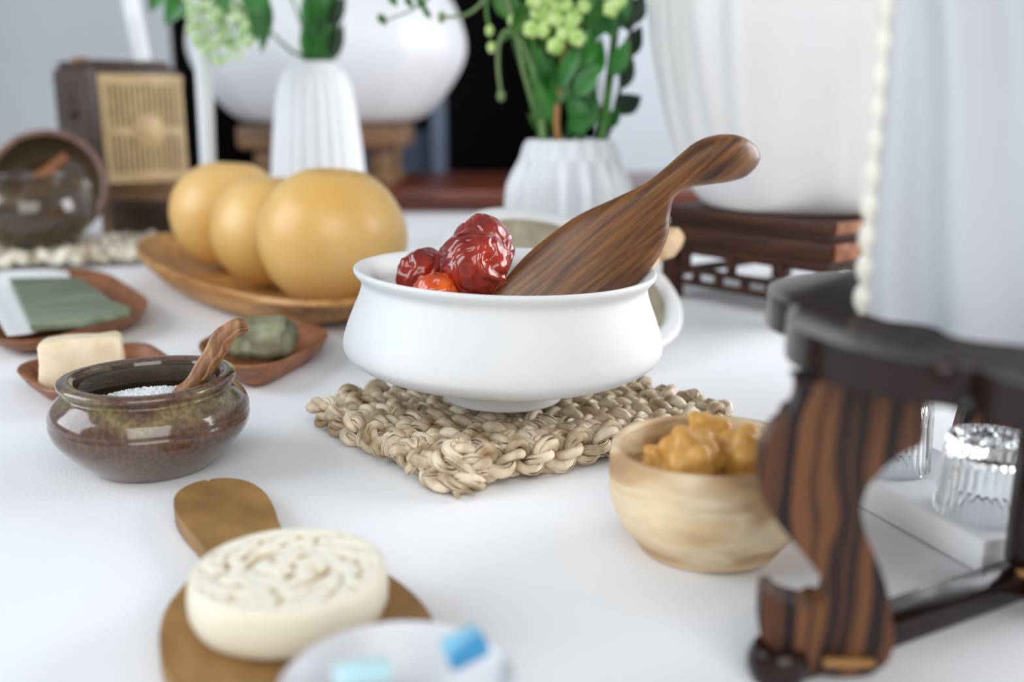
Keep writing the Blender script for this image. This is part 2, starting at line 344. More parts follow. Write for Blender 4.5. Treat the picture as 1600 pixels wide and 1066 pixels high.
# ------------------------------------------------------------------ table and cloth
t = thing('banquet_table', 'long table hidden under a white cloth', 'table', (0, 1.05, -0.75))
bm = bmesh.new(); box(bm, (0, 0, 0.731), (2.3, 2.5, 0.03), bev=0.004); child('table_top', bm, m_boxw, t)
for sx in (-1, 1):
    for sy in (-1, 1):
        bm = bmesh.new(); box(bm, (sx*1.05, sy*1.15, 0.358), (0.06, 0.06, 0.716), bev=0.004); child('leg', bm, m_boxw, t)
bm = bmesh.new(); nx, ny = 120, 130; x0, x1, y0, y1 = -1.16, 1.16, -0.22, 2.32
def cloth_z(x, y): return -0.0006+0.0005*noise.noise(V((x*5, y*5, 0)))
grid = []
for j in range(-4, ny+5):
    row = []
    for i in range(-4, nx+5):
        ci = min(max(i, 0), nx); cj = min(max(j, 0), ny); x = x0+(x1-x0)*ci/nx; y = y0+(y1-y0)*cj/ny
        di = abs(i-ci); dj = abs(j-cj); d = max(di, dj); z = cloth_z(x, y)-0.075*d
        fl = 0.012*d*(1+0.8*sin((x if dj >= di else y)*22))
        if d: x += (1 if i > nx else -1 if i < 0 else 0)*(0.006+fl); y += (1 if j > ny else -1 if j < 0 else 0)*(0.006+fl)
        row.append(bm.verts.new((x, y, z)))
    grid.append(row)
for p, q in zip(grid, grid[1:]):
    for k in range(len(p)-1): bm.faces.new((p[k], p[k+1], q[k+1], q[k]))
top('tablecloth', 'plain white cloth spread over the whole table', 'tablecloth', bm, m_cloth, (0, 1.05, 0), local=False, angle=80)

# ------------------------------------------------------------------ woven mat under the white bowl
def two_ply(bm, path, rply, off, twist, sides=8, ph=0.0, seedv=0.0, nply=2, flat=0.85):
    P = [V(p) for p in path]; n = len(P); L = 0.0; plies = [[] for _ in range(nply)]; u = V((0, 0, 1))
    for i in range(n):
        t_ = (P[min(i+1, n-1)]-P[max(i-1, 0)]).normalized()
        u = u-t_*u.dot(t_); u = u.normalized() if u.length > 1e-6 else t_.orthogonal().normalized(); b_ = t_.cross(u)
        if i: L += (P[i]-P[i-1]).length
        for k in range(nply):
            a = ph+2*pi*L/twist+2*pi*k/nply
            o = off*(1+0.18*noise.noise(V((L*90, k*7.1, seedv))))
            plies[k].append(P[i]+u*(o*cos(a))+b_*(o*sin(a)))
    for k, pl in enumerate(plies):
        tube(bm, pl, lambda s, k=k: rply*(1+0.16*sin(s*n*0.21+k*2+seedv))*(1 if 0.01 < s < 0.99 else 0.55), sides, ell=flat)
    return bm
BWX = -0.0055; mo = V((-0.030, 0.449, 0)); mu = V((0.148, 0.083, 0)); mv = V((-0.081, 0.106, 0))
mat_o = thing('woven_mat', 'braided dried sedge rope mat under the white bowl', 'mat', mo+(mu+mv)*0.5)
ul = mu.length; vl = mv.length; rows = 7
def mat_pt(a, b, z): return mo+mu*a+mv*b+V((0, 0, z))
for rw in range(rows):
    b0 = (rw+0.5)/rows; ph = R.random()*6; per = 0.040
    for s_ in range(3):
        pts = []; nstep = 150
        for i in range(nstep+1):
            a = i/nstep; q = 2*pi*(a*ul/per+s_/3)+ph
            lat = 0.0068*sin(q); z = 0.0092+0.0050*sin(2*q+0.6)+0.0022*noise.noise(V((a*7, rw*3.3, s_)))
            bb = b0+0.012*sin(a*7+rw*1.7)
            p = mat_pt(0.02+0.96*a, bb, z); p += mv.normalized()*lat
            p.z *= 0.88-0.24*exp(-((V((p.x-BWX, p.y-0.535, 0)).length)/0.060)**4)
            pts.append(p)
        bm = bmesh.new(); two_ply(bm, pts, 0.0032, 0.0024, 0.025, ph=s_*2+rw, seedv=rw*1.3+s_)
        child('strand', bm, m_straw, mat_o, local=False, angle=180)
# bound edge ropes
def edge_rope(p0, p1, nm, zz, amp, out):
    for s_ in range(2):
        pts = []
        for i in range(121):
            a = i/120; q = 2*pi*(a*(p1-p0).length/0.036)+s_*pi
            p = p0.lerp(p1, a)+out*(amp*cos(q)); p.z = zz+amp*sin(q)+0.001*sin(a*15)
            pts.append(p)
        bm = bmesh.new(); two_ply(bm, pts, 0.0032, 0.0027, 0.02, ph=s_*2.2, seedv=p0.x*40+s_)
        child(nm, bm, m_straw, mat_o, local=False, angle=180)
on = -mv.normalized(); om = -mu.normalized()
edge_rope(mat_pt(0.05, -0.02, 0), mat_pt(1.0, -0.02, 0), 'edge_rope', 0.0105, 0.0050, on)
edge_rope(mat_pt(0.04, 1.0, 0), mat_pt(1.0, 1.0, 0), 'edge_rope', 0.0105, 0.0050, on)
# turn-back loops on the two short edges
for side in (0, 1):
    for k in range(7):
        c = mat_pt(side*1.0, (k+0.5)/7, 0.0095); pts = []
        for i in range(29):
            a = 2*pi*i/28*1.15+k; rr = 0.0066+0.0008*sin(k*2.1)
            pts.append(c+mv.normalized()*(rr*cos(a))+om*(0.003 if side == 0 else -0.003)+om*(0.0042*sin(2*a+k))+V((0, 0, rr*0.75*sin(a))))
        bm = bmesh.new(); two_ply(bm, pts, 0.0027, 0.0023, 0.017, ph=k, seedv=k*2.2+side)
        child('edge_loop', bm, m_straw, mat_o, local=False, angle=180)
# coiled rosette at the near corner
pts = []
for i in range(91):
    a = i/90; an = a*2*pi*2.3+0.4; rr = 0.002+0.0112*a
    c = mat_pt(0.035, 0.03, 0)
    pts.append(c+V((rr*cos(an), rr*sin(an)*0.9, 0.0185-0.0085*a*a)))
bm = bmesh.new(); two_ply(bm, pts, 0.0033, 0.0026, 0.021, seedv=9.0); child('corner_rosette', bm, m_straw, mat_o, local=False, angle=180)
pts = []
for i in range(61):
    a = i/60; an = a*2*pi+0.9; c = mat_pt(0.035, 0.03, 0)
    pts.append(c+V((0.0122*cos(an), 0.0115*sin(an), 0.0058)))
bm = bmesh.new(); two_ply(bm, pts, 0.0033, 0.0026, 0.02, seedv=3.0); child('corner_rosette', bm, m_straw, mat_o, local=False, angle=180)
bm = bmesh.new(); c = mat_pt(0.0, -0.02, 0.004)
tube(bm, [c, c+V((0.002, -0.006, -0.001)), c+V((0.0035, -0.011, -0.002))], lambda s: 0.0022*(1-0.4*s), 6)
tube(bm, [c, c+V((0.006, -0.004, -0.001)), c+V((0.011, -0.007, -0.002))], lambda s: 0.0016*(1-0.5*s), 6)
child('frayed_end', bm, m_straw, mat_o, local=False)

# ------------------------------------------------------------------ white bowl
BW = V((-0.0055, 0.547, 0.0185))
bowl = thing('white_bowl', 'large matt white ceramic bowl with flared lip standing on the sedge mat', 'bowl', BW, (0, radians(1.3), 0))
outer = crom([(0.031, 0.0), (0.0338, 0.0008), (0.0335, 0.0062), (0.0365, 0.0088), (0.057, 0.0140), (0.077, 0.0203), (0.0868, 0.0266), (0.0892, 0.0325), (0.0874, 0.041), (0.0838, 0.0505), (0.0808, 0.0578), (0.0790, 0.0642), (0.0796, 0.0672), (0.0818, 0.0698), (0.0833, 0.0722), (0.0827, 0.0742), (0.0800, 0.0737)], 5)
inner = crom([(0.0800, 0.0737), (0.0764, 0.0695), (0.0748, 0.064), (0.0765, 0.058), (0.079, 0.050)], 4)
bm = bmesh.new(); wob = lambda r, z, a: (r*(1+0.006*noise.noise(V((cos(a)*1.2, sin(a)*1.2, z*20)))), z+0.0005*sin(2*a+1)*(z/0.07))
lathe(bm, [(0, 0.0008), (0.028, 0.0008)]+[(p[0], p[1]) for p in outer]+[(p[0], p[1]) for p in inner[1:]]+[(0.079, 0.0495), (0.0, 0.0120)], 96, wob)
child('bowl_body', bm, m_ceramic, bowl, angle=60)
bm = bmesh.new(); lathe(bm, [(p[0], p[1]) for p in crom([(0.0789, 0.0505), (0.0815, 0.041), (0.079, 0.031), (0.06, 0.021), (0.03, 0.0155), (0.0, 0.015)], 4)], 64)
child('inner_glaze', bm, m_black, bowl, label='black glazed inside of the bowl')

# ------------------------------------------------------------------ wrinkled red dates in the bowl
def date(name, label, c, r, seed, mat, rot=(0, 0, 0), sub=6):
    Mr = Matrix.Rotation(rot[2], 3, 'Z') @ Matrix.Rotation(rot[1], 3, 'Y') @ Matrix.Rotation(rot[0], 3, 'X')
    def fn(d):
        o = V((seed*3.1, seed*1.7, seed))
        wv = d+0.28*noise.noise_vector(d*1.0+o)
        q = V((wv.x*1.15, wv.y*1.15, wv.z*0.7)); f1 = abs(noise.noise(q+o)); f2 = abs(noise.noise(q*1.45+o*2)); f3 = noise.noise(d*1.0-o)
        rdg = max(0, 1-f1/0.34)**1.4; crs = max(0, 1-f2/0.22)**1.5
        k = 0.99+0.05*rdg-0.06*crs+0.12*f3+0.05*noise.noise(V((wv.x*4.5, wv.y*4.5, wv.z*2))-o)
        ax = sqrt(d.x*d.x+d.y*d.y)
        return k*(1-0.20*exp(-(ax/0.22)**2))
    bm = bmesh.new(); ico(bm, (0, 0, 0), (r, r*0.94, r*1.08), sub, fn, Mr)
    o = top(name, label, 'date', bm, mat, V(c), angle=180, group='dried red dates in the white bowl')
    # sunken stem scar
    bm = bmesh.new(); lathe(bm, [(0, r*0.80), (r*0.10, r*0.81), (r*0.13, r*0.76), (0, r*0.72)], 10, None, Mr.to_4x4())
    child('stem_scar', bm, m_lbrown, o)
    return o
date('red_date', 'biggest wrinkled red date, foremost against the wooden scoop', A(741, 414, 0.528), 0.0196, 5.3, m_juj, (1.2, 0.5, 0.3))
date('red_date', 'dark red wrinkled date peeping up behind the biggest one', A(757, 388, 0.562), 0.0178, 4.1, m_juj, (-0.7, 0.4, 1.0))
date('red_date', 'dark red date at the left end of the heap, by the black glaze', A(664, 434, 0.562), 0.0165, 7.7, m_juj, (0.5, -0.9, 0.4), 5)
date('red_date', 'small bright orange date half hidden behind the front lip', A(682, 461, 0.520), 0.0125, 2.9, m_jujo, (0.9, 0.2, 0), 5)
for k, (x, y, z) in enumerate([(-0.035, 0.570, 0.049), (-0.020, 0.532, 0.049), (-0.050, 0.535, 0.050), (-0.005, 0.575, 0.052), (0.018, 0.592, 0.050), (0.048, 0.575, 0.052)]):
    date('red_date', 'red date lying deep in the bowl under the others', (x, y, z), 0.0165, 10+k*1.9, m_juj, (k, k*2, 0), 4)

# ------------------------------------------------------------------ walnut scoop
def blade(sections, Ys, th, nsub=6, ns=20, pw=0.8):
    E1 = crom([tuple(A(a[0], a[1], y)) for (a, b), y in zip(sections, Ys)], nsub); E2 = crom([tuple(A(b[0], b[1], y)) for (a, b), y in zip(sections, Ys)], nsub)
    T = crom([(t_, 0, 0) for t_ in th], nsub); rings = []; bm = bmesh.new(); n = len(E1)
    for i in range(n):
        c = (E1[i]+E2[i])/2; hw = (E1[i]-E2[i])/2
        j = min(i+1, n-1); k = max(i-1, 0); ax = ((E1[j]+E2[j])-(E1[k]+E2[k])).normalized()
        nn = ax.cross(hw).normalized()
        ring = []
        for s in range(ns):
            a = 2*pi*s/ns; ca, sa = cos(a), sin(a)
            ring.append(bm.verts.new(c+hw*(math.copysign(abs(ca)**pw, ca))+nn*(T[i].x*0.5*math.copysign(abs(sa)**pw, sa))))
        rings.append(ring)
    for p, q in zip(rings, rings[1:]):
        for k in range(ns): bm.faces.new((p[k], p[(k+1) % ns], q[(k+1) % ns], q[k]))
    bm.faces.new(rings[0][::-1]); bm.faces.new(rings[-1]); return bm
sec = [((738, 505), (800, 575)), ((768, 463), (900, 540)), ((799, 424), (957, 498)), ((834, 388), (988, 454)), ((896, 341), (1021, 415)), ((958, 311), (1042, 374)), ((1004, 289), (1046, 334)), ((1036, 266), (1052, 309)),
       ((1064, 242), (1076, 294)), ((1092, 220), (1104, 289)), ((1120, 210.5), (1132, 285.5)), ((1148, 210.5), (1157, 279)), ((1168, 220), (1173, 267)), ((1179, 233), (1180.5, 255)), ((1182.5, 241), (1182.5, 247))]
Ys = [0.515, 0.523, 0.530, 0.537, 0.545, 0.552, 0.557, 0.561, 0.565, 0.569, 0.573, 0.577, 0.580, 0.582, 0.583]
th = [0.004, 0.005, 0.006, 0.007, 0.0085, 0.0105, 0.012, 0.0135, 0.015, 0.017, 0.018, 0.0165, 0.013, 0.008, 0.003]
bm = blade(sec, Ys, th)
xa = (A(1120, 250, 0.573)-A(850, 470, 0.535)).normalized(); ya = V((0, 1, 0.1)); ya = (ya-xa*ya.dot(xa)).normalized(); za = xa.cross(ya)
M = Matrix((xa, za, -ya)).transposed().to_4x4(); M.translation = A(850, 470, 0.535)
top('wooden_scoop', 'dark walnut scoop with a knobbed handle stuck in the white bowl', 'scoop', bm, m_walnut, M, local=False, angle=60)

# ------------------------------------------------------------------ upturned lid behind the bowl
LC = V((0.040, 0.742, 0.0545)); ln = V((0.300, -0.345, 0.89)).normalized()
Q = V((0, 0, 1)).rotation_difference(ln).to_matrix().to_4x4(); Q.translation = LC-ln*0.0
lid = thing('upturned_lid', 'white ceramic lid lying upside down behind the big white bowl', 'lid', LC, Q.to_euler())
bm = bmesh.new(); lathe(bm, [(p[0], p[1]) for p in crom([(0.0, -0.034), (0.03, -0.033), (0.062, -0.024), (0.082, -0.010), (0.0915, -0.003), (0.0945, 0.0), (0.0925, 0.0035), (0.084, 0.0032), (0.081, 0.0)], 5)], 80)
child('lid_shell', bm, m_ceramic, lid)
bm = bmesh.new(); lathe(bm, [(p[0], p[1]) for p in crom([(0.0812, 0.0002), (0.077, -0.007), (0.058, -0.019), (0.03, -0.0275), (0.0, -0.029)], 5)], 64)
child('lid_inside', bm, m_lidshade, lid, label='unglazed inside of the lid, shade painted into its beige')
bm = bmesh.new(); lathe(bm, [(p[0], p[1]) for p in crom([(0.0, -0.032), (0.011, -0.033), (0.010, -0.038), (0.014, -0.044), (0.013, -0.048), (0.006, -0.0505), (0, -0.051)], 4)], 32)
child('lid_knob', bm, m_ceramic, lid)
sp = thing('pale_wood_spoon', 'pale wooden spoon end showing behind the dark scoop', 'spoon', A(985, 440, 0.79))
p0 = A(985, 452, 0.745); p1 = A(1030, 398, 0.775); p2 = A(1046, 378, 0.78)
bm = bmesh.new(); tube(bm, crom([tuple(p0), tuple(p0.lerp(p1, 0.5)), tuple(p1)], 4), 0.0045, 8); child('handle', bm, m_palewood, sp, local=False)
bm = bmesh.new(); Mx = Matrix.Translation(p2) @ (p1-p0).to_track_quat('Z', 'Y').to_matrix().to_4x4()
lathe(bm, [(0, -0.017), (0.006, -0.016), (0.0105, -0.006), (0.0105, 0.006), (0.006, 0.012), (0, 0.012)], 6, None, Mx); child('knob', bm, m_palewood, sp, local=False, angle=20)

# ------------------------------------------------------------------ brown glazed jar with salt
JC = V((-0.1845, 0.4866, 0.0))
jar = thing('glazed_jar', 'squat brown and olive glazed jar holding white salt', 'jar', JC)
bm = bmesh.new()
prof = crom([(0.0, 0.0018), (0.020, 0.0015), (0.0265, 0.0), (0.029, 0.0008), (0.038, 0.0085), (0.0462, 0.018), (0.0488, 0.0245), (0.0483, 0.0285), (0.0488, 0.0295), (0.0470, 0.0345), (0.0425, 0.0395), (0.0405, 0.0412), (0.0412, 0.0430), (0.0432, 0.0448), (0.0428, 0.0468), (0.0405, 0.0478), (0.0375, 0.0476), (0.0352, 0.0462)], 5)
jw = lambda r, z, a: (r*(1+0.004*sin(3*a+1)), z+0.0006*sin(a*2+0.5)*(z/0.04))
lathe(bm, [(p[0], p[1]) for p in prof], 96, jw); child('jar_body', bm, m_glaze, jar, angle=60)
bm = bmesh.new(); lathe(bm, [(p[0], p[1]) for p in crom([(0.0353, 0.0463), (0.0348, 0.043), (0.037, 0.037), (0.043, 0.028), (0.042, 0.016), (0.03, 0.006), (0, 0.004)], 4)], 80, jw)
child('jar_inside', bm, m_glaze_in, jar)
bm = bmesh.new(); sz = 0.0315
prof = [(0.0, sz+0.0062), (0.008, sz+0.0060), (0.018, sz+0.0044), (0.028, sz+0.0018), (0.036, sz-0.0008), (0.0395, sz-0.002), (0.0, sz-0.012)]
lathe(bm, prof, 48, lambda r, z, a: (r, z+0.0008*noise.noise(V((r*cos(a)*260, r*sin(a)*260, 1)))))
for k in range(620):
    r = 0.0365*sqrt(R.random()); a = R.random()*2*pi
    z = sz+0.0062-0.0078*(r/0.037)**1.5
    ico(bm, (r*cos(a), r*sin(a), z), 0.0007+0.0009*R.random(), 1, lambda d: 1+0.3*noise.noise(d*2+V((k, 0, 0))))
top('coarse_salt', 'coarse white salt heaped inside the brown glazed jar', 'salt', bm, m_salt, JC, angle=30, kind='stuff')
# twig spoon
pts = [A(278, 622, 0.478), A(296, 606, 0.482), A(313, 585, 0.486), A(330, 560, 0.490), A(343, 538, 0.493), A(356, 521, 0.495), A(371, 512, 0.496), A(386, 509, 0.497)]
pc = crom([tuple(p) for p in pts], 6); bm = bmesh.new()
def twr(s): return 0.0048+0.0014*exp(-((s-0.58)/0.25)**2)-0.0010*exp(-((s-1)/0.08)**2)+0.0004*sin(s*23)
tube(bm, pc, twr, 12, ell=0.6)
tw = top('twig_spoon', 'small gnarled twig spoon stuck in the salt', 'spoon', bm, m_twig, Matrix.Translation(pc[0]), local=False, angle=180)
bm = bmesh.new(); tube(bm, [p+V((0.0026+0.0008*sin(i*0.7), -0.0026, -0.0006)) for i, p in enumerate(pc[10:-1])], lambda s: 0.0014*(sin(pi*min(1, s*0.9+0.08)))+0.0003, 8, ell=0.7)
child('bark_ridge', bm, m_twig, tw, local=False, angle=180)

# ------------------------------------------------------------------ pale wooden bowl with candied fruit
WB = V((0.0825, 0.3905, 0.0))
wb = bm = bmesh.new()
prof = crom([(0.0, 0.001), (0.024, 0.001), (0.0285, 0.0), (0.0298, 0.0012), (0.0315, 0.004), (0.0372, 0.0115), (0.0408, 0.020), (0.0418, 0.029), (0.0416, 0.039), (0.0412, 0.0435), (0.0398, 0.0446), (0.0382, 0.0438)], 5)
inn = crom([(0.0382, 0.0438), (0.0372, 0.038), (0.0365, 0.026), (0.030, 0.013), (0.015, 0.0075), (0.0, 0.0065)], 5)
lathe(bm, [(p[0], p[1]) for p in prof]+[(p[0], p[1]) for p in inn[1:]], 80, lambda r, z, a: (r*(1+0.005*sin(2*a+0.4)), z+0.0008*sin(a+2.2)*(z/0.04)))
top('wooden_cup', 'pale acacia wood cup full of amber candied fruit', 'cup', bm, m_acacia, WB, angle=60)
def candy(label, c, r, seed, rot):
    rr = random.Random(seed); bumps = []
    for k in range(7):
        a = 2*pi*k/7+rr.uniform(-0.12, 0.12); bumps.append((V((cos(a), sin(a), rr.uniform(-0.15, 0.15))).normalized(), 0.24+rr.uniform(0, 0.05)))
    for k in range(4):
        a = 2*pi*k/4+0.4; bumps.append((V((cos(a)*0.8, sin(a)*0.8, 0.62)).normalized(), 0.13+rr.uniform(0, 0.05)))
    bumps.append((V((0.1, 0, 1)).normalized(), 0.26))
    Mr = Matrix.Rotation(rot[2], 3, 'Z') @ Matrix.Rotation(rot[1], 3, 'Y') @ Matrix.Rotation(rot[0], 3, 'X')
    def fn(d): return 0.74+max(h*exp(-(((d-b).length)/0.36)**2.6) for b, h in bumps)+0.03*noise.noise(d*4+V((seed, 0, 0)))
    bm = bmesh.new(); ico(bm, (0, 0, 0), (r, r, r*0.78), 4, fn, Mr)
    return top('candied_fruit', label, 'candied fruit', bm, m_candy, V(c), angle=180, group='amber candied fruit in the wooden cup')
candy('knobbly amber candied fruit in front, nearest the cup lip', A(1079, 718, 0.383), 0.0150, 1, (radians(62), 0, 0.2))
candy('amber candied fruit at the right, beside the striped leg', A(1163, 716, 0.388), 0.0145, 2, (radians(70), 0.3, -0.5))
candy('amber candied fruit at the back, topmost of the heap', A(1112, 684, 0.404), 0.0140, 3, (radians(40), 0, 0.9))
candy('amber candied fruit at the left, against the dark inner wall', A(1040, 726, 0.394), 0.0115, 4, (radians(55), -0.4, 0.5))
for k, (x, y, z) in enumerate([(0.072, 0.388, 0.022), (0.094, 0.392, 0.021), (0.083, 0.405, 0.022), (0.083, 0.377, 0.021)]):
    candy('amber candied fruit buried at the bottom of the cup', (x, y, z), 0.0105, 5+k, (0, 0, k))

# ------------------------------------------------------------------ small wooden dishes
def smooth_outline(pts, n=6):
    P = [V((p[0], p[1], 0)) for p in pts]; k = len(P); out = []
    for i in range(k):                                  # rounded corners: quadratic through the corner
        a = P[i].lerp(P[i-1], 0.30); b = P[i].lerp(P[(i+1) % k], 0.30)
        for j in range(n+1):
            t_ = j/n; out.append((a*(1-t_)**2+P[i]*(2*t_*(1-t_))+b*t_**2))
    return out
def dish_bm(outline, h, wall=0.006, floor=0.004, base=0.72, rise=0.0):
    O = smooth_outline(outline); c = sum(O, V((0, 0, 0)))/len(O); bm = bmesh.new(); rmax = max((p-c).length for p in O)
    def ring(s, z, lift): return [bm.verts.new(V((c.x+(p.x-c.x)*s, c.y+(p.y-c.y)*s, z+lift*rise*((p-c).length/rmax)**3))) for p in O]
    k = 1-wall/rmax
    rg = [ring(base*0.98, 0.0, 0), ring(base, 0.001, 0), ring((1+base)/2+0.02, h*0.42, 0.5), ring(0.985, h*0.92, 1), ring(1.0-wall*0.3/rmax, h, 1), ring(k, h*0.97, 1), ring((k+base)/2, h*0.55, 0.5), ring(base*0.93, floor, 0)]
    n = len(O)
    for p, q in zip(rg, rg[1:]):
        for i in range(n): bm.faces.new((p[i], p[(i+1) % n], q[(i+1) % n], q[i]))
    bm.faces.new(rg[0][::-1]); bm.faces.new(rg[-1]); return bm, c
def loc_outline(pts):
    c = V((sum(p[0] for p in pts)/len(pts), sum(p[1] for p in pts)/len(pts), 0)); return [(p[0]-c.x, p[1]-c.y) for p in pts], c
ol, c = loc_outline([(-0.333, 0.632), (-0.262, 0.549), (-0.206, 0.622), (-0.265, 0.70)])
bm, _ = dish_bm(ol, 0.013, rise=0.004)
top('wooden_dish', 'small square wooden dish behind the brown jar, holding the tan block', 'dish', bm, m_tray, c)
ol, c = loc_outline([(-0.232, 0.690), (-0.160, 0.585), (-0.128, 0.722), (-0.190, 0.790)])
bm, _ = dish_bm(ol, 0.015, rise=0.006)
top('wooden_dish', 'small square wooden dish holding the green stone-like lump', 'dish', bm, m_tray, c)
ol, c = loc_outline([(-0.346, 0.668), (-0.288, 0.808), (-0.425, 1.02), (-0.52, 1.0), (-0.46, 0.80)])
bm, _ = dish_bm(ol, 0.017, base=0.80)
top('wooden_tray', 'long wooden tray at the left edge holding a green bar', 'tray', bm, m_tray, c)
# tan block
bm = bmesh.new(); box(bm, (0, 0, 0.0148), (0.050, 0.046, 0.0295), bev=0.004)
bmesh.ops.subdivide_edges(bm, edges=bm.edges[:], cuts=3, use_grid_fill=True)
for v in bm.verts: v.co += noise.noise_vector(v.co*90)*0.0012; v.co.x *= 1-2.0*v.co.z*0.6; v.co.y *= 1-1.5*v.co.z*0.6
top('tan_block', 'rough tan block of soap in the dish behind the brown jar', 'soap', bm, m_soaptan, Matrix.Translation((-0.276, 0.620, 0.0062)) @ Matrix.Rotation(0.35, 4, 'Z') @ Matrix.Rotation(radians(-7), 4, 'X'))
bm = bmesh.new(); ico(bm, (0, 0, 0), (0.0205, 0.021, 0.0145), 4, lambda d: V((math.copysign(abs(d.x)**0.7, d.x), math.copysign(abs(d.y)**0.8, d.y), math.copysign(abs(d.z)**0.7, d.z)))*(1+0.30*noise.noise(d*1.3+V((5, 0, 0)))+0.1*noise.noise(d*3)))
top('green_soap', 'rounded mottled sage green lump of soap in a small dish', 'soap', bm, m_gstone, (-0.179, 0.700, 0.0172), angle=180)
# paper and green bar on the tray
bm = bmesh.new(); PA = [V((-0.372, 0.715, 0)), V((-0.335, 0.79, 0)), V((-0.458, 1.012, 0)), V((-0.535, 0.975, 0))]; nx, ny = 16, 12; gr = []
for j in range(ny+1):
    row = []
    for i in range(nx+1):
        a, b = i/nx, j/ny; p = (PA[0].lerp(PA[1], a)).lerp(PA[3].lerp(PA[2], a), b)
        p.z = 0.0128+0.007*max(0, b-0.72)*3*sin(pi*(0.15+0.7*a))+0.002*max(0, 0.2-a)*5; row.append(bm.verts.new(p))
    gr.append(row)
for p, q in zip(gr, gr[1:]):
    for i in range(nx): bm.faces.new((p[i], p[i+1], q[i+1], q[i]))
top('white_paper', 'folded sheet of white paper lying under the green bar', 'paper', bm, m_sheet, (-0.42, 0.86, 0.0122), local=False, angle=180)
bm = bmesh.new(); prism(bm, [(-0.473, 0.925), (-0.360, 0.727), (-0.327, 0.738), (-0.304, 0.775), (-0.308, 0.790), (-0.335, 0.812), (-0.345, 0.835), (-0.408, 0.930)], 0.0150, 0.0225, bev=0.002)
gb = top('green_bar', 'flat streaky green bar on white paper in the long tray', 'soap', bm, m_gbar, Matrix.Translation((-0.39, 0.83, 0.015)) @ Matrix.Rotation(radians(28), 4, 'Z'), local=False)
del R; R = random.Random(11)

# ------------------------------------------------------------------ pears on the oval plate
pd = V((-0.58, 0.815, 0)); pn = V((0.815, 0.58, 0)); PC = V((-0.243, 0.962, 0))
bm = bmesh.new(); rings = []
for s, z in [(0.0, 0.004), (0.55, 0.0), (0.66, 0.0), (0.80, 0.006), (0.93, 0.019), (1.0, 0.030), (0.985, 0.034), (0.955, 0.032), (0.86, 0.020), (0.72, 0.0115), (0.5, 0.0095), (0.0, 0.009)]:
    if s == 0: rings.append([bm.verts.new((0, 0, z))]); continue
    rg = []
    for k in range(72):
        a = 2*pi*k/72; ca, sa = cos(a), sin(a)
        x = 0.232*math.copysign(abs(ca)**0.85, ca)*s*(1+0.02*sin(3*a)); y = 0.096*math.copysign(abs(sa)**0.9, sa)*s*(1+0.03*sin(2*a+1))
        zz = z+(0.004*sin(2*a)+0.008*(ca**4)*(1 if ca > 0 else 0))*max(0, s-0.7)*2
        rg.append(bm.verts.new((x, y, zz)))
    rings.append(rg)
for p, q in zip(rings, rings[1:]):
    for k in range(72):
        k2 = (k+1) % 72
        if len(p) == 1: bm.faces.new((p[0], q[k], q[k2]))
        elif len(q) == 1: bm.faces.new((p[k], q[0], p[k2]))
        else: bm.faces.new((p[k], q[k], q[k2], p[k2]))
M = Matrix((pd, -pn, V((0, 0, 1)))).transposed().to_4x4()
M = Matrix((pd, V((0, 0, 1)).cross(pd), V((0, 0, 1)))).transposed().to_4x4(); M.translation = PC
top('oval_plate', 'long oval honey-coloured wooden plate under three pears', 'plate', bm, m_plate, M, angle=60)
def pear(label, c, r, seed, tilt):
    c = V(c); t_ = thing('round_pear', label, 'pear', c, tilt, 'pears on the oval plate')
    def fn(d):
        ax = sqrt(d.x*d.x+d.y*d.y); k = 1+0.025*noise.noise(d*1.1+V((seed, seed, 0)))
        if d.z > 0: k -= 0.13*exp(-(ax/0.22)**2)
        else: k -= 0.16*exp(-(ax/0.25)**2)
        return k
    bm = bmesh.new(); ico(bm, (0, 0, r*0.955), (r, r, r*0.955), 5, fn); fr_ = child('fruit', bm, m_pear, t_, angle=180)
    bm = bmesh.new(); z = r*0.955*1.87
    lathe(bm, [(0, z+0.001), (0.003, z+0.0008), (0.0055, z-0.001), (0.004, z-0.003), (0, z-0.004)], 12); child('stem_hollow', bm, m_pdot, fr_)
pear('biggest golden pear, front of three on the oval plate', (-0.156, 0.852, 0.0108), 0.0635, 2, (radians(4), radians(3), 0))
pear('golden pear in the middle, between two others on the plate', (-0.2265, 0.949, 0.0106), 0.0560, 5, (radians(-3), radians(-3), 1))
pear('golden pear farthest back on the oval plate, by the radio', (-0.303, 1.052, 0.0106), 0.0605, 9, (radians(5), radians(2), 2))

# ------------------------------------------------------------------ radio, box, candle
rc = V((-0.505, 1.43, 0))
bm = bmesh.new(); 
wbx = thing('wooden_box', 'brown wooden box carrying the old radio', 'box', rc, (0, 0, radians(-6)))
bm = bmesh.new(); box(bm, (0.01, 0, 0.034), (0.135, 0.12, 0.068), bev=0.003); child('body', bm, m_boxw, wbx)
bm = bmesh.new(); box(bm, (0.01, 0, 0.072), (0.142, 0.126, 0.007), bev=0.002); child('lid', bm, m_boxw, wbx)
bm = bmesh.new(); box(bm, (0.01, -0.0605, 0.032), (0.10, 0.003, 0.044), bev=0.001); child('front_panel', bm, m_radio, wbx)
ra_a = radians(46); ra_c = A(163, 290, 1.36)-V((-0.062*cos(ra_a)+0.068*sin(ra_a), -0.062*sin(ra_a)-0.068*cos(ra_a), 0))
ra = thing('old_radio', 'old dark wooden radio with a slatted tan front', 'radio', (ra_c.x, ra_c.y, 0.0757), (0, 0, ra_a))
bm = bmesh.new(); box(bm, (0, 0.002, 0.0785), (0.128, 0.136, 0.157), bev=0.010); child('cabinet', bm, m_radio, ra)
bm = bmesh.new(); box(bm, (0.001, -0.067, 0.075), (0.118, 0.004, 0.140), bev=0.0015); child('grille_backing', bm, m_grdk, ra)
bm = bmesh.new()
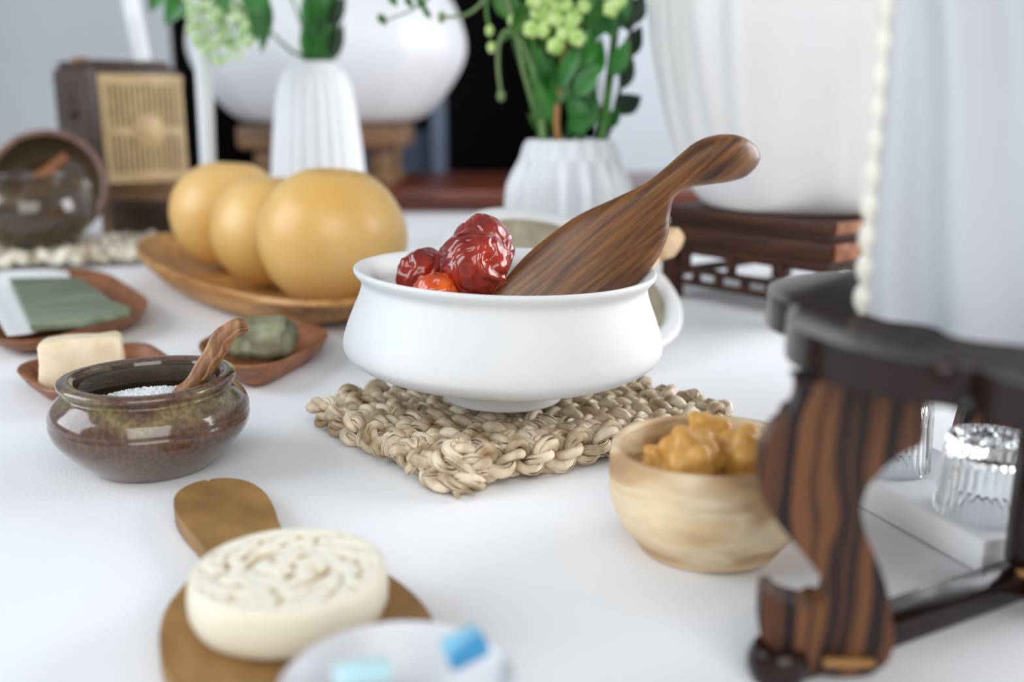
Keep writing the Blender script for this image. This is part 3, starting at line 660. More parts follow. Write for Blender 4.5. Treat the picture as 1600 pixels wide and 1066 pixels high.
for k in range(15):
    wd = 0.0065 if k in (0, 14) else 0.0046
    box(bm, (0.001-0.055+k*0.110/14, -0.071, 0.075), (wd, 0.006, 0.136))
box(bm, (0.001, -0.0715, 0.1385), (0.118, 0.007, 0.014)); box(bm, (0.001, -0.0715, 0.0085), (0.118, 0.007, 0.014)); child('grille_slats', bm, m_grille, ra, stuff=True)
bm = bmesh.new(); Mx = Matrix.Translation((0.004, -0.0735, 0.070)) @ Matrix.Rotation(pi/2, 4, 'X')
lathe(bm, [(0, 0.006), (0.006, 0.0058), (0.009, 0.004), (0.020, 0.0035), (0.024, 0.0018), (0.024, 0)], 32, None, Mx); box(bm, (0.001, -0.0745, 0.070), (0.112, 0.003, 0.012)); child('medallion', bm, m_grille, ra)
bm = bmesh.new(); box(bm, (-0.0645, 0.0, 0.078), (0.003, 0.100, 0.120), bev=0.001); child('side_panel', bm, m_radio, ra)
bm = bmesh.new(); Mx = Matrix.Translation((-0.0655, 0.0, 0.10)) @ Matrix.Rotation(-pi/2, 4, 'Y')
lathe(bm, [(0, 0.010), (0.014, 0.009), (0.016, 0.002), (0.018, 0)], 24, None, Mx); child('dial_knob', bm, m_radio, ra)
bm = bmesh.new(); box(bm, (0, 0.008, 0.1605), (0.112, 0.112, 0.0085), bev=0.0038); child('top_lid', bm, m_radio, ra)
bm = bmesh.new(); box(bm, (-0.050, 0.0, 0.1655), (0.016, 0.02, 0.007), bev=0.002); child('brass_fitting', bm, m_brass, ra)
cb = A(223, 96, 1.42); ct = A(192, -60, 1.42)
bm = bmesh.new(); tube(bm, [cb, cb.lerp(ct, 0.03), cb.lerp(ct, 0.5), ct], lambda s: 0.0115 if s > 0.02 else 0.0095, 20)
cd_ = top('white_candle', 'slim white candle leaning on top of the old radio', 'candle', bm, m_candle, Matrix.Translation(cb), local=False)
bm = bmesh.new(); tube(bm, [ct, ct+(ct-cb).normalized()*0.012], 0.001, 6); child('wick', bm, m_grdk, cd_, local=False)
cs = A(322, 262, 1.25); cs.z = 0
bm = bmesh.new(); lathe(bm, [(p[0], p[1]) for p in crom([(0, 0.001), (0.024, 0), (0.024, 0.004), (0.011, 0.012), (0.0090, 0.04), (0.0094, 0.10), (0.0098, 0.16), (0.0108, 0.22), (0.0125, 0.27), (0.013, 0.33), (0.010, 0.335), (0, 0.333)], 4)], 32)
top('slender_candlestick', 'slender white candlestick standing between the radio and the white moon jar', 'candlestick', bm, m_matw, Matrix.Translation(cs) @ Matrix.Rotation(radians(1.5), 4, 'Y'))

# ------------------------------------------------------------------ tilted bowl, dark jar and cream mat at the left edge
cm = thing('cream_mat', 'cream knotted cord mat under the dark jar at the left edge', 'mat', (-0.555, 1.19, 0), (0, 0, 0.25))
for k in range(9):
    y = -0.075+k*0.019; hw = 0.125+0.012*sin(k*2.3); pts = [(-hw+2*hw*i/90, y+0.004*sin(i*0.9+k), 0.0125+0.003*sin(i*0.7+k*1.4)) for i in range(91)]
    bm = bmesh.new(); two_ply(bm, pts, 0.0048, 0.0036, 0.03, sides=6, ph=k, seedv=k); child('cord', bm, m_straw2, cm, angle=180)
djc = V((-0.565, 1.175, 0.0215))
dj = thing('dark_jar', 'squat glossy dark brown jar at the left edge, on the cream mat', 'jar', djc)
bm = bmesh.new(); prof = crom([(0, 0.002), (0.03, 0.001), (0.04, 0.0), (0.055, 0.010), (0.068, 0.030), (0.070, 0.045), (0.064, 0.062), (0.054, 0.070), (0.0525, 0.073), (0.0585, 0.0775), (0.058, 0.0805), (0.052, 0.080), (0.050, 0.074), (0.060, 0.05), (0.04, 0.015), (0, 0.010)], 4)
lathe(bm, [(p[0], p[1]) for p in prof], 64); child('jar_body', bm, m_glaze_bk, dj)
bm = bmesh.new(); lathe(bm, [(0, 0.0755), (0.03, 0.0755), (0.0505, 0.0740), (0.051, 0.070), (0, 0.068)], 32); child('white_filling', bm, m_white, dj, label='white contents level with the rim')
tb = A(74, 290, 1.285); nrm = V((0.20, -0.93, 0.30)).normalized()
Q = V((0, 0, 1)).rotation_difference(nrm).to_matrix().to_4x4(); Q.translation = tb
tbl = thing('tilted_bowl', 'dark bowl standing on edge behind the dark jar, opening forward', 'bowl', tb, Q.to_euler())
bm = bmesh.new(); lathe(bm, [(p[0], p[1]) for p in crom([(0, -0.058), (0.03, -0.057), (0.055, -0.043), (0.068, -0.020), (0.071, 0.0), (0.0695, 0.002), (0.0675, 0.0), (0.064, -0.02), (0.050, -0.039), (0.028, -0.049), (0, -0.050)], 4)], 64); child('bowl_body', bm, m_glaze_bk, tbl)
bm = bmesh.new(); lathe(bm, [(0.0655, -0.002), (0.0662, 0.003), (0.0695, 0.0045), (0.0728, 0.002), (0.073, -0.004), (0.0705, -0.006)], 64); child('clay_rim', bm, m_rimpink, tbl, label='unglazed pinkish brown rim')
bm = bmesh.new(); a = A(38, 296, 1.17); b = A(72, 270, 1.185); c = A(104, 243, 1.20)
tube(bm, crom([tuple(a+V((-.02, 0, -.012))), tuple(a), tuple(b), tuple(c)], 5), lambda s: 0.0085-0.003*s, 10, ell=0.5)
top('brown_spoon', 'orange-brown wooden spoon resting in the dark jar', 'spoon', bm, m_lbrown, Matrix.Translation(a), local=False)

# ------------------------------------------------------------------ moon jar on its stool, on the red board
bd = thing('red_brown_board', 'low red-brown wooden board at the far end of the table', 'board', (-0.20, 1.97, 0.0))
bm = bmesh.new(); box(bm, (0, 0, 0.028), (1.15, 0.50, 0.022), bev=0.006); child('top_board', bm, m_red, bd)
bm = bmesh.new(); box(bm, (0, 0, 0.0085), (1.10, 0.46, 0.017), bev=0.003); child('plinth', bm, m_red, bd)
st = thing('wooden_stool', 'small brown wooden stool under the big white moon jar', 'stool', (-0.345, 1.93, 0.039))
bm = bmesh.new(); box(bm, (0, 0, 0.086), (0.295, 0.24, 0.042), bev=0.008); child('seat', bm, m_boxw, st)
for sx in (-1, 1):
    for sy in (-1, 1):
        bm = bmesh.new(); lathe(bm, [(0.0, 0), (0.024, 0), (0.026, 0.012), (0.017, 0.025), (0.021, 0.045), (0.018, 0.066), (0, 0.066)], 20, None, Matrix.Translation((sx*0.105, sy*0.085, 0))); child('leg', bm, m_boxw, st)
bm = bmesh.new(); box(bm, (0, -0.085, 0.02), (0.19, 0.014, 0.016), bev=0.002); child('stretcher', bm, m_boxw, st)
prof = crom([(0.0, 0.002), (0.12, 0.0), (0.175, 0.012), (0.225, 0.062), (0.258, 0.125), (0.250, 0.185), (0.215, 0.245), (0.14, 0.29), (0.10, 0.305), (0.095, 0.33), (0.085, 0.33), (0.088, 0.30), (0.0, 0.28)], 6)
bm = bmesh.new(); lathe(bm, [(p[0], p[1]) for p in prof], 144, lambda r, z, a: (r*(1-0.028*abs(sin(a*7))**0.6*(min(1, r/0.2))), z))
for v in bm.verts: v.co.y *= 0.85
top('moon_jar', 'very large white ribbed moon jar on the wooden stool', 'jar', bm, m_white, (-0.345, 1.93, 0.1465), angle=180)

# ------------------------------------------------------------------ vases
lv = A(497, 260, 1.27); lv.z = 0
prof = crom([(0, 0.001), (0.052, 0.0), (0.0575, 0.004), (0.0605, 0.03), (0.0595, 0.08), (0.0545, 0.14), (0.0475, 0.19), (0.0405, 0.214), (0.0315, 0.226), (0.0255, 0.2325), (0.0240, 0.232), (0.0238, 0.225), (0.03, 0.18), (0.03, 0.12)], 5)
def flute(n, amp, zt): return lambda r, z, a: (r*(1-amp*(abs(sin(a*n/2))**0.8)*max(0, min(1, (zt-z)/0.012))), z)
bm = bmesh.new(); pp = [(p[0], p[1]) for p in prof]; cut = len(prof)-16
lathe(bm, pp, 200, lambda r, z, a: flute(25, 0.045, 0.230)(r, z, a) if r > 0.031 else (r, z))
top('ribbed_vase', 'tall tapering white ribbed vase behind the pears', 'vase', bm, m_matw, lv, angle=50)
rv = A(889, 300, 0.99); rv.z = 0
def orig(r, z, a):
    n = 17; tri = lambda x: abs((x/(2*pi)*n) % 1-0.5)*2
    if z < 0.112: k = 1-0.155*tri(a)
    else:
        s = min(1, (z-0.112)/0.032); k = 1-0.155*((1-s)*tri(a)+s*tri(a+pi/n))*(1-0.65*s)
    return (r*k, z)
prof = [(0, 0.001), (0.053, 0.0), (0.056, 0.002), (0.060, 0.03), (0.0625, 0.06), (0.0640, 0.085), (0.0622, 0.104), (0.058, 0.116), (0.052, 0.130), (0.0455, 0.1435), (0.0415, 0.148), (0.0385, 0.1485)]
bm = bmesh.new(); lathe(bm, prof, 204, orig); lathe(bm, [(0.0378, 0.1485), (0.036, 0.145), (0.045, 0.12), (0.05, 0.08), (0.0, 0.02)], 64)
bmesh.ops.recalc_face_normals(bm, faces=bm.faces[:])
top('fluted_vase', 'squat white fluted vase of greenery behind the white bowl', 'vase', bm, m_matw, rv, angle=22)

# ------------------------------------------------------------------ greenery
def stem(label, pts, r, mat, base, cat='stem', name='flower_stem', group=None):
    bm = bmesh.new(); tube(bm, crom([tuple(p) for p in pts], 6), (lambda s: r*(1-0.35*s)), 8)
    return top(name, label, cat, bm, mat, Matrix.Translation(base), local=False, group=group, angle=180)
lm = lv+V((0, 0, 0.225))
inl = lambda k: lv+V((0.010*cos(k*1.7), 0.008*sin(k*1.7), 0.13))
# left vase: umbel hanging out to the left
st1 = stem('thin green stem arching left from the tall vase to a pale flower head', [inl(0), A(478, 100, 1.265), A(455, 80, 1.245), A(425, 52, 1.22), A(405, 25, 1.20), A(385, -12, 1.19)], 0.0022, m_stem, inl(0))
hc = A(352, 10, 1.18); bm = bmesh.new(); rr = random.Random(3)
for k in range(420):
    a = rr.random()*2*pi; q = sqrt(rr.random()); d = V((cos(a)*q, -0.45+0.5*rr.random(), sin(a)*q*1.0))
    p = hc+V((d.x*0.043, d.y*0.03, d.z*0.062+0.010*d.x))
    ico(bm, p, 0.0022+0.0026*rr.random(), 1)
child('umbel_florets', bm, m_umbel, st1, local=False, stuff=True, label='pale green-white flower head')
for k in range(10):
    bm = bmesh.new(); a = -2.6+k*0.33; e = hc+V((cos(a)*0.036, -0.004, sin(a)*0.048)); tube(bm, [A(388, -8, 1.19), (A(388, -8, 1.19)+e)/2+V((0, -.004, -.004)), e], 0.0012, 5); child('spoke', bm, m_stem, st1, local=False)
for px, py, qx, qy, wd in [(410, -20, 398, 62, 0.024), (388, -30, 410, 38, 0.026), (420, 0, 408, 82, 0.016), (345, -40, 352, 22, 0.02)]:
    bm = bmesh.new(); leaf_bm(bm, A(px, py, 1.165), A(qx, qy, 1.155), wd, (0.2, -1, 0.1), 0.1); child('leaf', bm, m_leaf, st1, local=False)
for k in range(6):
    px = 478+k*9; s = stem(['leftmost upright green stem in the tall ribbed vase', 'second upright green stem from the left in the tall vase', 'third upright green stem from the left in the tall vase', 'fourth upright green stem from the left in the tall vase', 'fifth upright green stem from the left in the tall vase', 'rightmost upright green stem in the tall ribbed vase'][k],
                          [inl(k), A(481+k*6.5, 102, 1.262+0.004*(k % 3)), A(px+2, 50, 1.262+0.006*(k % 3)), A(px, -10, 1.262+0.008*(k % 3)), A(px-4, -70, 1.27)], 0.0055 if k % 2 else 0.0042, m_stem if k % 3 else m_leaf, inl(k), group='upright stems in the tall ribbed vase')
    for j in range(2):
        y0 = 92-j*48; bm = bmesh.new(); leaf_bm(bm, A(px, y0, 1.25), A(px+(14 if k > 2 else -5)+3*j, y0-58, 1.243), 0.012, (0.3*(k-2), -1, 0), 0.02); child('leaf', bm, m_leaf if k < 4 else m_dkleaf, s, local=False)
s7 = stem('thin stem reaching left out of the tall vase to a broad leaf', [inl(3), A(486, 96, 1.275), A(440, -30, 1.29), A(360, -60, 1.30), A(290, -30, 1.30)], 0.0018, m_stem, inl(3))
for px, py, qx, qy, wd in [(300, -25, 255, 38, 0.03), (262, -30, 232, 18, 0.024)]:
    bm = bmesh.new(); leaf_bm(bm, A(px, py, 1.30), A(qx, qy, 1.295), wd, (0.2, -1, 0.4), 0.1); child('leaf', bm, m_leaf, s7, local=False)
# right vase
inr = lambda k: rv+V((0.022*cos(k*2.4), 0.018*sin(k*2.4), 0.05))
gg = 'stems in the fluted vase'
def rstem(lbl, pxs, r, mat, k, dy=0.0):
    pts = [inr(k), inr(k).lerp(A(pxs[0][0], pxs[0][1], 0.985+dy), 0.5)]+[A(x, y, 0.985+dy) for x, y in pxs]
    return stem(lbl, pts, r, mat, inr(k), group=gg)
rs = []
rs.append(rstem('tan woody stem rising straight up in the fluted vase', [(872, 212), (872, 160), (878, 110), (886, 60), (890, -20)], 0.0035, m_rose, 0, -0.02))
rs.append(rstem('green stem with the pale bud cluster in the fluted vase', [(850, 210), (842, 150), (838, 100), (846, 50), (852, -30)], 0.0032, m_stem, 1, -0.005))
rs.append(rstem('thick bright green stem at the right of the fluted vase', [(940, 212), (948, 160), (955, 100), (962, 40), (968, -40)], 0.0052, m_stem, 2))
rs.append(rstem('green stem leaning left over the dark doorway', [(846, 214), (832, 160), (818, 110), (800, 50), (785, -30)], 0.0032, m_stem, 3))
rs.append(rstem('dark leafy stem at the right edge of the fluted vase', [(948, 214), (962, 165), (975, 110), (985, 50), (990, -30)], 0.0026, m_dkleaf, 4, 0.015))
rs.append(rstem('green stem standing in the middle of the fluted vase', [(908, 212), (915, 150), (920, 90), (925, 30), (930, -40)], 0.004, m_stem, 5, 0.01))
rs.append(rstem('green stem right of the woody one in the fluted vase', [(890, 213), (900, 150), (905, 90), (908, 30), (908, -40)], 0.0042, m_leaf, 6, -0.01))
rr = random.Random(5)
def leaves(s, lst, mat, D):
    for px, py, qx, qy, wd in lst:
        d0 = D+rr.uniform(-0.02, 0.015)
        bm = bmesh.new(); leaf_bm(bm, A(px, py, d0), A(qx, qy, d0-0.012+rr.uniform(0, 0.02)), wd*0.78, (rr.uniform(-0.6, 0.6), -1, rr.uniform(-0.2, 0.5)), rr.uniform(0, 0.15)); child('leaf', bm, mat, s, local=False)
leaves(rs[0], [(872, 165, 876, 85, 0.026), (872, 150, 838, 70, 0.022), (872, 200, 845, 130, 0.02), (875, 140, 905, 60, 0.02)], m_leaf, 0.96)
leaves(rs[1], [(848, 205, 826, 178, 0.012), (842, 190, 838, 110, 0.014), (840, 120, 812, 60, 0.02), (845, 80, 870, 20, 0.02)], m_stem, 0.97)
leaves(rs[2], [(948, 200, 968, 168, 0.018), (955, 120, 985, 60, 0.022), (960, 60, 935, -10, 0.026), (962, 50, 985, -15, 0.024)], m_leaf, 0.985)
leaves(rs[3], [(828, 150, 838, 95, 0.012), (815, 100, 845, 40, 0.02), (802, 55, 835, -10, 0.024), (795, 30, 770, -20, 0.02)], m_stem, 0.98)
leaves(rs[4], [(962, 178, 1002, 150, 0.034), (970, 140, 990, 80, 0.022), (980, 90, 1002, 40, 0.022), (985, 50, 965, 0, 0.026), (985, 40, 1006, -10, 0.024), (968, 170, 945, 205, 0.012)], m_dkleaf, 1.0)
leaves(rs[5], [(912, 205, 890, 140, 0.026), (912, 200, 935, 150, 0.03), (916, 130, 940, 60, 0.03), (920, 100, 895, 30, 0.026), (924, 60, 950, -5, 0.03), (915, 175, 925, 120, 0.022)], m_leaf, 0.975)
leaves(rs[6], [(893, 205, 922, 175, 0.024), (900, 180, 880, 110, 0.02), (905, 110, 925, 40, 0.03), (906, 60, 880, -10, 0.03), (902, 150, 935, 100, 0.026)], m_leaf, 0.965)
for k, (x, y) in enumerate([(830, 46), (848, 48), (869, 30), (880, 52), (868, 72), (842, 18), (858, 5), (884, 8), (895, 28), (902, 60), (870, 12), (836, 0), (955, 14), (966, 2), (852, 28), (890, 42), (878, -12), (912, 10)]):
    bm = bmesh.new(); p = A(x, y, 0.945+rr.uniform(-0.01, 0.01)); rad = 0.0048+0.002*rr.random()
    for j in range(5): a = j*2*pi/5; ico(bm, p+V((cos(a)*rad*0.6, -rad*0.3, sin(a)*rad*0.6)), rad*0.75, 2)
    ico(bm, p+V((0, -rad*0.5, 0)), rad*0.6, 2); bd_ = child('bud', bm, m_bud, rs[1], local=False)
    bm = bmesh.new(); q = A(850+(x-850)*0.35, y+34, 0.972); tube(bm, [p, (p+q)/2+V((0, 0, -0.004)), q], 0.0011, 5); child('bud_stalk', bm, m_stem, bd_, local=False)
for lbl, pts, rd, mt in [('pale tendril curling far left from the fluted vase toward the moon jar', [(846, 205), (820, 120), (800, 20), (775, -30), (752, 5), (725, 24), (690, 27)], 0.0022, m_tend),
                         ('tendril hanging straight down with a bud against the dark doorway', [(850, 208), (825, 90), (795, -20), (770, -25), (760, 10), (765, 48)], 0.0022, m_stem),
                         ('short tendril pointing down left toward the dark doorway', [(848, 207), (838, 120), (830, 50), (812, 45), (792, 58), (768, 74)], 0.002, m_stem),
                         ('drooping grey-green tendril hanging against the dark doorway', [(849, 206), (830, 100), (800, 50), (782, 60), (778, 100), (783, 150)], 0.0024, m_tend),
                         ('tendril crossing in front of the bud cluster to upper left', [(852, 208), (840, 120), (835, 60), (822, 10), (805, 30), (800, 32)], 0.002, m_stem)]:
    s = stem(lbl, [inr(7)]+[A(x, y, 0.97) for x, y in pts], rd, mt, inr(7), cat='tendril', name='tendril')
    bm = bmesh.new(); p = A(pts[-1][0], pts[-1][1], 0.97); ico(bm, p, (0.004, 0.004, 0.0055), 2); child('bud', bm, m_bud if mt is m_stem else m_tend, s, local=False)
s8 = stem('long wispy sprig trailing across the moon jar with tiny leaves', [inr(8), A(845, 150, 0.99), A(800, -20, 1.0), A(740, -50, 1.0), A(690, -20, 1.0), A(650, 12, 1.0), A(598, 34, 1.0)], 0.0013, m_stem, inr(8), cat='sprig', name='leafy_sprig')
for x, y, q in [(660, 8, 1), (668, 22, 0.7), (640, 5, 0.8), (598, 32, 0.9), (615, 2, 0.9), (655, -4, 1)]:
    bm = bmesh.new(); leaf_bm(bm, A(x-7, y-10, 0.998), A(x+6, y+8, 0.995), 0.009*q, (0, -1, 0.2), 0.05, 5); child('leaf', bm, m_leaf, s8, local=False)

# ------------------------------------------------------------------ fretwork stand with gauze lantern
FC = V((0.276, 0.938, 0)); fr = radians(-51.5); fs = 0.095
fst = thing('fretwork_stand', 'dark wooden stand with a pierced fretwork apron under the white lantern', 'stand', FC, (0, 0, fr))
def fpart(name, parts, mat, label=None, bev=0.001):
    bm = bmesh.new()
    for c, s in parts: box(bm, c, s, bev=bev)
    child(name, bm, mat, fst, label=label)
fpart('top_board', [((0, 0, 0.0825), (0.19, 0.19, 0.011))], m_fret)
fpart('upper_moulding', [((0, 0, 0.0735), (0.180, 0.180, 0.008))], m_fret)
fpart('frieze', [((0, 0, 0.0625), (0.186, 0.186, 0.015))], m_fret)
fpart('lower_moulding', [((0, 0, 0.0495), (0.176, 0.176, 0.012))], m_fret)
for sg in (-1, 1):
    yy = sg*(fs-0.006)
    for nm, ps in (('fret_bar', [((-0.025, yy, 0.0295), (0.115, 0.007, 0.005)), ((-0.025, yy, 0.0175), (0.115, 0.007, 0.005))]),
                   ('fret_bar', [((0.063, yy, 0.023), (0.062, 0.007, 0.006))])):
        for c, s in ps: fpart(nm, [(c, s)], m_fret)
    for x, z, h in [(-0.080, 0.0235, 0.017), (-0.053, 0.0235, 0.012), (-0.026, 0.0235, 0.012), (0.004, 0.0235, 0.012), (0.031, 0.0235, 0.017), (-0.066, 0.038, 0.016), (-0.012, 0.038, 0.016), (0.042, 0.0345, 0.024), (0.068, 0.016, 0.014)]:
        fpart('fret_post', [((x, yy, z), (0.007, 0.007, h))], m_fret)
for sg in (-1, 1):
    xx = sg*(fs-0.006); fpart('side_rail', [((xx, 0, 0.023), (0.007, 0.17, 0.008))], m_fret)
for sx in (-1, 1):
    for sy in (-1, 1): fpart('foot', [((sx*0.086, sy*0.086, 0.022), (0.016, 0.016, 0.044))], m_fret)
fpart('carved_end', [((fs+0.0008, 0, 0.0825), (0.002, 0.186, 0.0095)), ((fs-0.0005, 0, 0.0625), (0.004, 0.18, 0.014))], m_endg, label='carved end face with orange light painted in', bev=0.0004)
prof = crom([(0.0, 0.003), (0.075, 0.001), (0.094, 0.004), (0.112, 0.03), (0.130, 0.075), (0.143, 0.14), (0.147, 0.20), (0.142, 0.26), (0.12, 0.33), (0.08, 0.375), (0.05, 0.385), (0.05, 0.40), (0, 0.40)], 8)
def gauze(r, z, a):
    k = 0
    if 0.002 < z:
        f = min(1, z/0.05)*min(1, r/0.1)
        k = 0.06*f*(noise.noise(V((cos(a)*3.2, sin(a)*3.2, z*2.5)))+0.6*noise.noise(V((cos(a)*8+z*4, sin(a)*8, z*3.5))))-0.022*f*exp(-(((a-4.71-0.42-z*0.15))/0.03)**2)-0.018*f*exp(-(((a-4.71+0.55+z*0.3))/0.05)**2)
    return (r*(1+k), z)
bm = bmesh.new(); lathe(bm, [(p[0], p[1]) for p in prof], 220, gauze)
top('gauze_lantern', 'big white gauze-covered lantern standing on the fretwork stand', 'lantern', bm, m_paper, (0.274, 0.938, 0.0882), angle=180)

# ------------------------------------------------------------------ near stand with scalloped top, striped legs, silk box
SC = V((0.2075, 0.320, 0)); RP = 0.119; ZT = 0.1135
ns = thing('scalloped_stand', 'dark rosewood stand with a cloud-edged top and zebra-striped legs', 'stand', SC)
n = 240; outl = []
for k in range(n):
    a = 2*pi*k/n; lob = abs(sin(a*4.0+0.5)); outl.append((RP*(0.90+0.13*lob**0.55)*cos(a), RP*(0.90+0.13*lob**0.55)*sin(a)))
bm = bmesh.new(); prism(bm, outl, ZT-0.012, ZT, bev=0.0042); child('top', bm, m_stand, ns, angle=50)
bm = bmesh.new(); prism(bm, [(x*0.84, y*0.84) for x, y in outl], ZT-0.0165, ZT-0.0119); child('apron', bm, m_stand, ns)
# striped leg: outline taken in leg-plane coordinates (metres), x outward from the camera's left
LG = A(1300, 1035, 0.289); LG.z = 0.0
def leg_outline():
    px = [(1236, 560), (1243, 606), (1232, 640), (1205, 664), (1186, 700), (1183, 735), (1190, 768), (1212, 806), (1242, 842), (1272, 880), (1291, 908), (1288, 925), (1262, 936), (1228, 930), (1203, 918), (1187, 912),
          (1186, 984), (1222, 1008), (1250, 1030), (1300, 1042), (1350, 1040), (1382, 1022), (1390, 985), (1386, 940), (1378, 900), (1362, 856), (1345, 815), (1341, 782), (1352, 748), (1380, 718), (1410, 697), (1436, 686), (1439, 655), (1440, 600), (1446, 560)]
    return px
ang = radians(-9); ex = V((cos(ang), sin(ang), 0)); ey = V((-sin(ang), cos(ang), 0))
def to_plane(px, py):                    # where the sight line meets the leg's own vertical plane
    d = A(px, py, 1.0)-V((0, 0, H)); o = V((0, 0, H)); k = (LG-o).dot(ey)/d.dot(ey); p = o+d*k
    return ((p-LG).dot(ex), p.z)
raw = [to_plane(*p) for p in leg_outline()]
zmin = min(q[1] for q in raw); lo2 = crom([(a, max(b, 0.001), 0) for a, b in raw]+[(raw[0][0], raw[0][1], 0)], 4)[:-1]
lo2 = [(p.x, min(p.y, ZT-0.013)) for p in lo2]
def leg_bm():
    bm = bmesh.new(); prism(bm, lo2, -0.006, 0.006, Matrix(((1, 0, 0, 0), (0, 0, -1, 0), (0, 1, 0, 0), (0, 0, 0, 1))), bev=0.0012); return bm
lg = child('leg', leg_bm(), m_zebra, ns, label='curved zebra-striped leg nearest the wooden cup'); lg.location = LG-SC; lg.rotation_euler = (0, 0, ang)
lg2 = bpy.data.objects.new('leg', lg.data); C.objects.link(lg2); lg2.parent = ns; lg2.location = V((0.240, 0.4795, 0))-SC; lg2.rotation_euler = (0, 0, radians(175)); lg2.scale = (0.9, 1, 1)
lg3 = bpy.data.objects.new('leg', lg.data); C.objects.link(lg3); lg3.parent = ns; lg3.location = V((0.298, 0.285, 0))-SC; lg3.rotation_euler = (0, 0, radians(140))
PP = V((0.1915, 0.347, 0)); ra0 = V((0.0855, 0.288, 0))
def rail(a, b, wdt, h, z0, nm='foot_rail'):
    a = V(a); b = V(b); d = (b-a); L = d.length; M = Matrix.Translation((a+b)/2-SC) @ Matrix.Rotation(atan2(d.y, d.x), 4, 'Z')
    bm = bmesh.new(); box(bm, (0, 0, z0+h/2), (L, wdt, h), M, bev=0.002); return child(nm, bm, m_stand, ns)
rail(ra0, PP+V((0.006, 0.003, 0)), 0.015, 0.010, 0.0006); rail(PP+V((0.004, -0.004, 0)), (0.298, 0.285, 0), 0.015, 0.010, 0.0006)
bm = bmesh.new(); lathe(bm, [(0, 0.0), (0.008, 0.0), (0.0098, 0.004), (0.0098, 0.008), (0.008, 0.0118), (0, 0.0118)], 24, None, Matrix.Translation(ra0-SC)); child('rail_end', bm, m_stand, ns)
bm = bmesh.new(); box(bm, (PP.x-SC.x, PP.y-SC.y, 0.0545), (0.0085, 0.011, 0.0875), bev=0.0025); child('centre_post', bm, m_stand, ns)
bm = bmesh.new(); box(bm, (PP.x-SC.x+0.004, PP.y-SC.y-0.0075, 0.0113), (0.016, 0.004, 0.0024), bev=0.0008); child('brass_inlay', bm, m_brass, ns)
bm = bmesh.new(); q = V(lg.location)+ex*0.004; box(bm, (q.x-0.002, q.y-0.0085, 0.0105), (0.016, 0.003, 0.0025), bev=0.0008); child('brass_inlay', bm, m_brass, ns)
# silk box
b0 = V((0.1155, 0.3175, 0)); be2 = V((0.50, -0.866, 0)); be1 = V((0.866, 0.5, 0)); bh = 0.22
Mb = Matrix((be1, -be2, V((0, 0, 1)))).transposed().to_4x4(); Mb.translation = b0+be2*0.075+be1*0.055+V((0, 0, ZT+0.0003))
sb = bpy.data.objects.new('silk_box', None); C.objects.link(sb); sb.matrix_basis = Mb; sb.empty_display_size = 0.02
tag(sb, 'tall box covered in rippled white silk on the dark scalloped stand', 'box')
bm = bmesh.new(); nu, nv = 60, 60; X, Y = 0.055, 0.075
path = []                                 # walk round the four sides, folds on each
for ax, ay, bx, by, nx_, ny_, cnt in ((-X, Y, -X, -Y, -1, 0, 60), (-X, -Y, X, -Y, 0, -1, 44), (X, -Y, X, Y, 1, 0, 60), (X, Y, -X, Y, 0, 1, 44)):
    for k in range(cnt): path.append((ax+(bx-ax)*k/cnt, ay+(by-ay)*k/cnt, nx_, ny_, len(path)/60, min(1, min(k, cnt-k)/5.0)))
gr = []
for j in range(nv+1):
    z = bh*j/nv; row = []
    for x, y, nx_, ny_, s, ed in path:
        rp = 0.0034*sin(26*s+31.5*z+3*noise.noise(V((s*2, z*10, 0))))+0.0034*noise.noise(V((s*7+z*14, z*7, 2)))
        row.append(bm.verts.new((x+nx_*rp*ed, y+ny_*rp*ed, z)))
    gr.append(row)
for p, q in zip(gr, gr[1:]):
    for k in range(len(path)): bm.faces.new((p[k], p[(k+1) % len(path)], q[(k+1) % len(path)], q[k]))
bm.faces.new(gr[0][::-1]); bm.faces.new(gr[-1]); child('silk_cover', bm, m_silk, sb, angle=35)
bm = bmesh.new(); box(bm, (-X+0.0003, Y+0.0012, bh/2), (0.004, 0.0022, bh), bev=0.0005); eb = child('edge_binding', bm, m_cream, sb, label='cream binding along the left edge')
for k in range(22):
    bm = bmesh.new(); ico(bm, (-X-0.0002, Y+0.0022, 0.005+k*0.01), (0.0022, 0.0032, 0.0052), 2); child('scallop', bm, m_cream, eb)

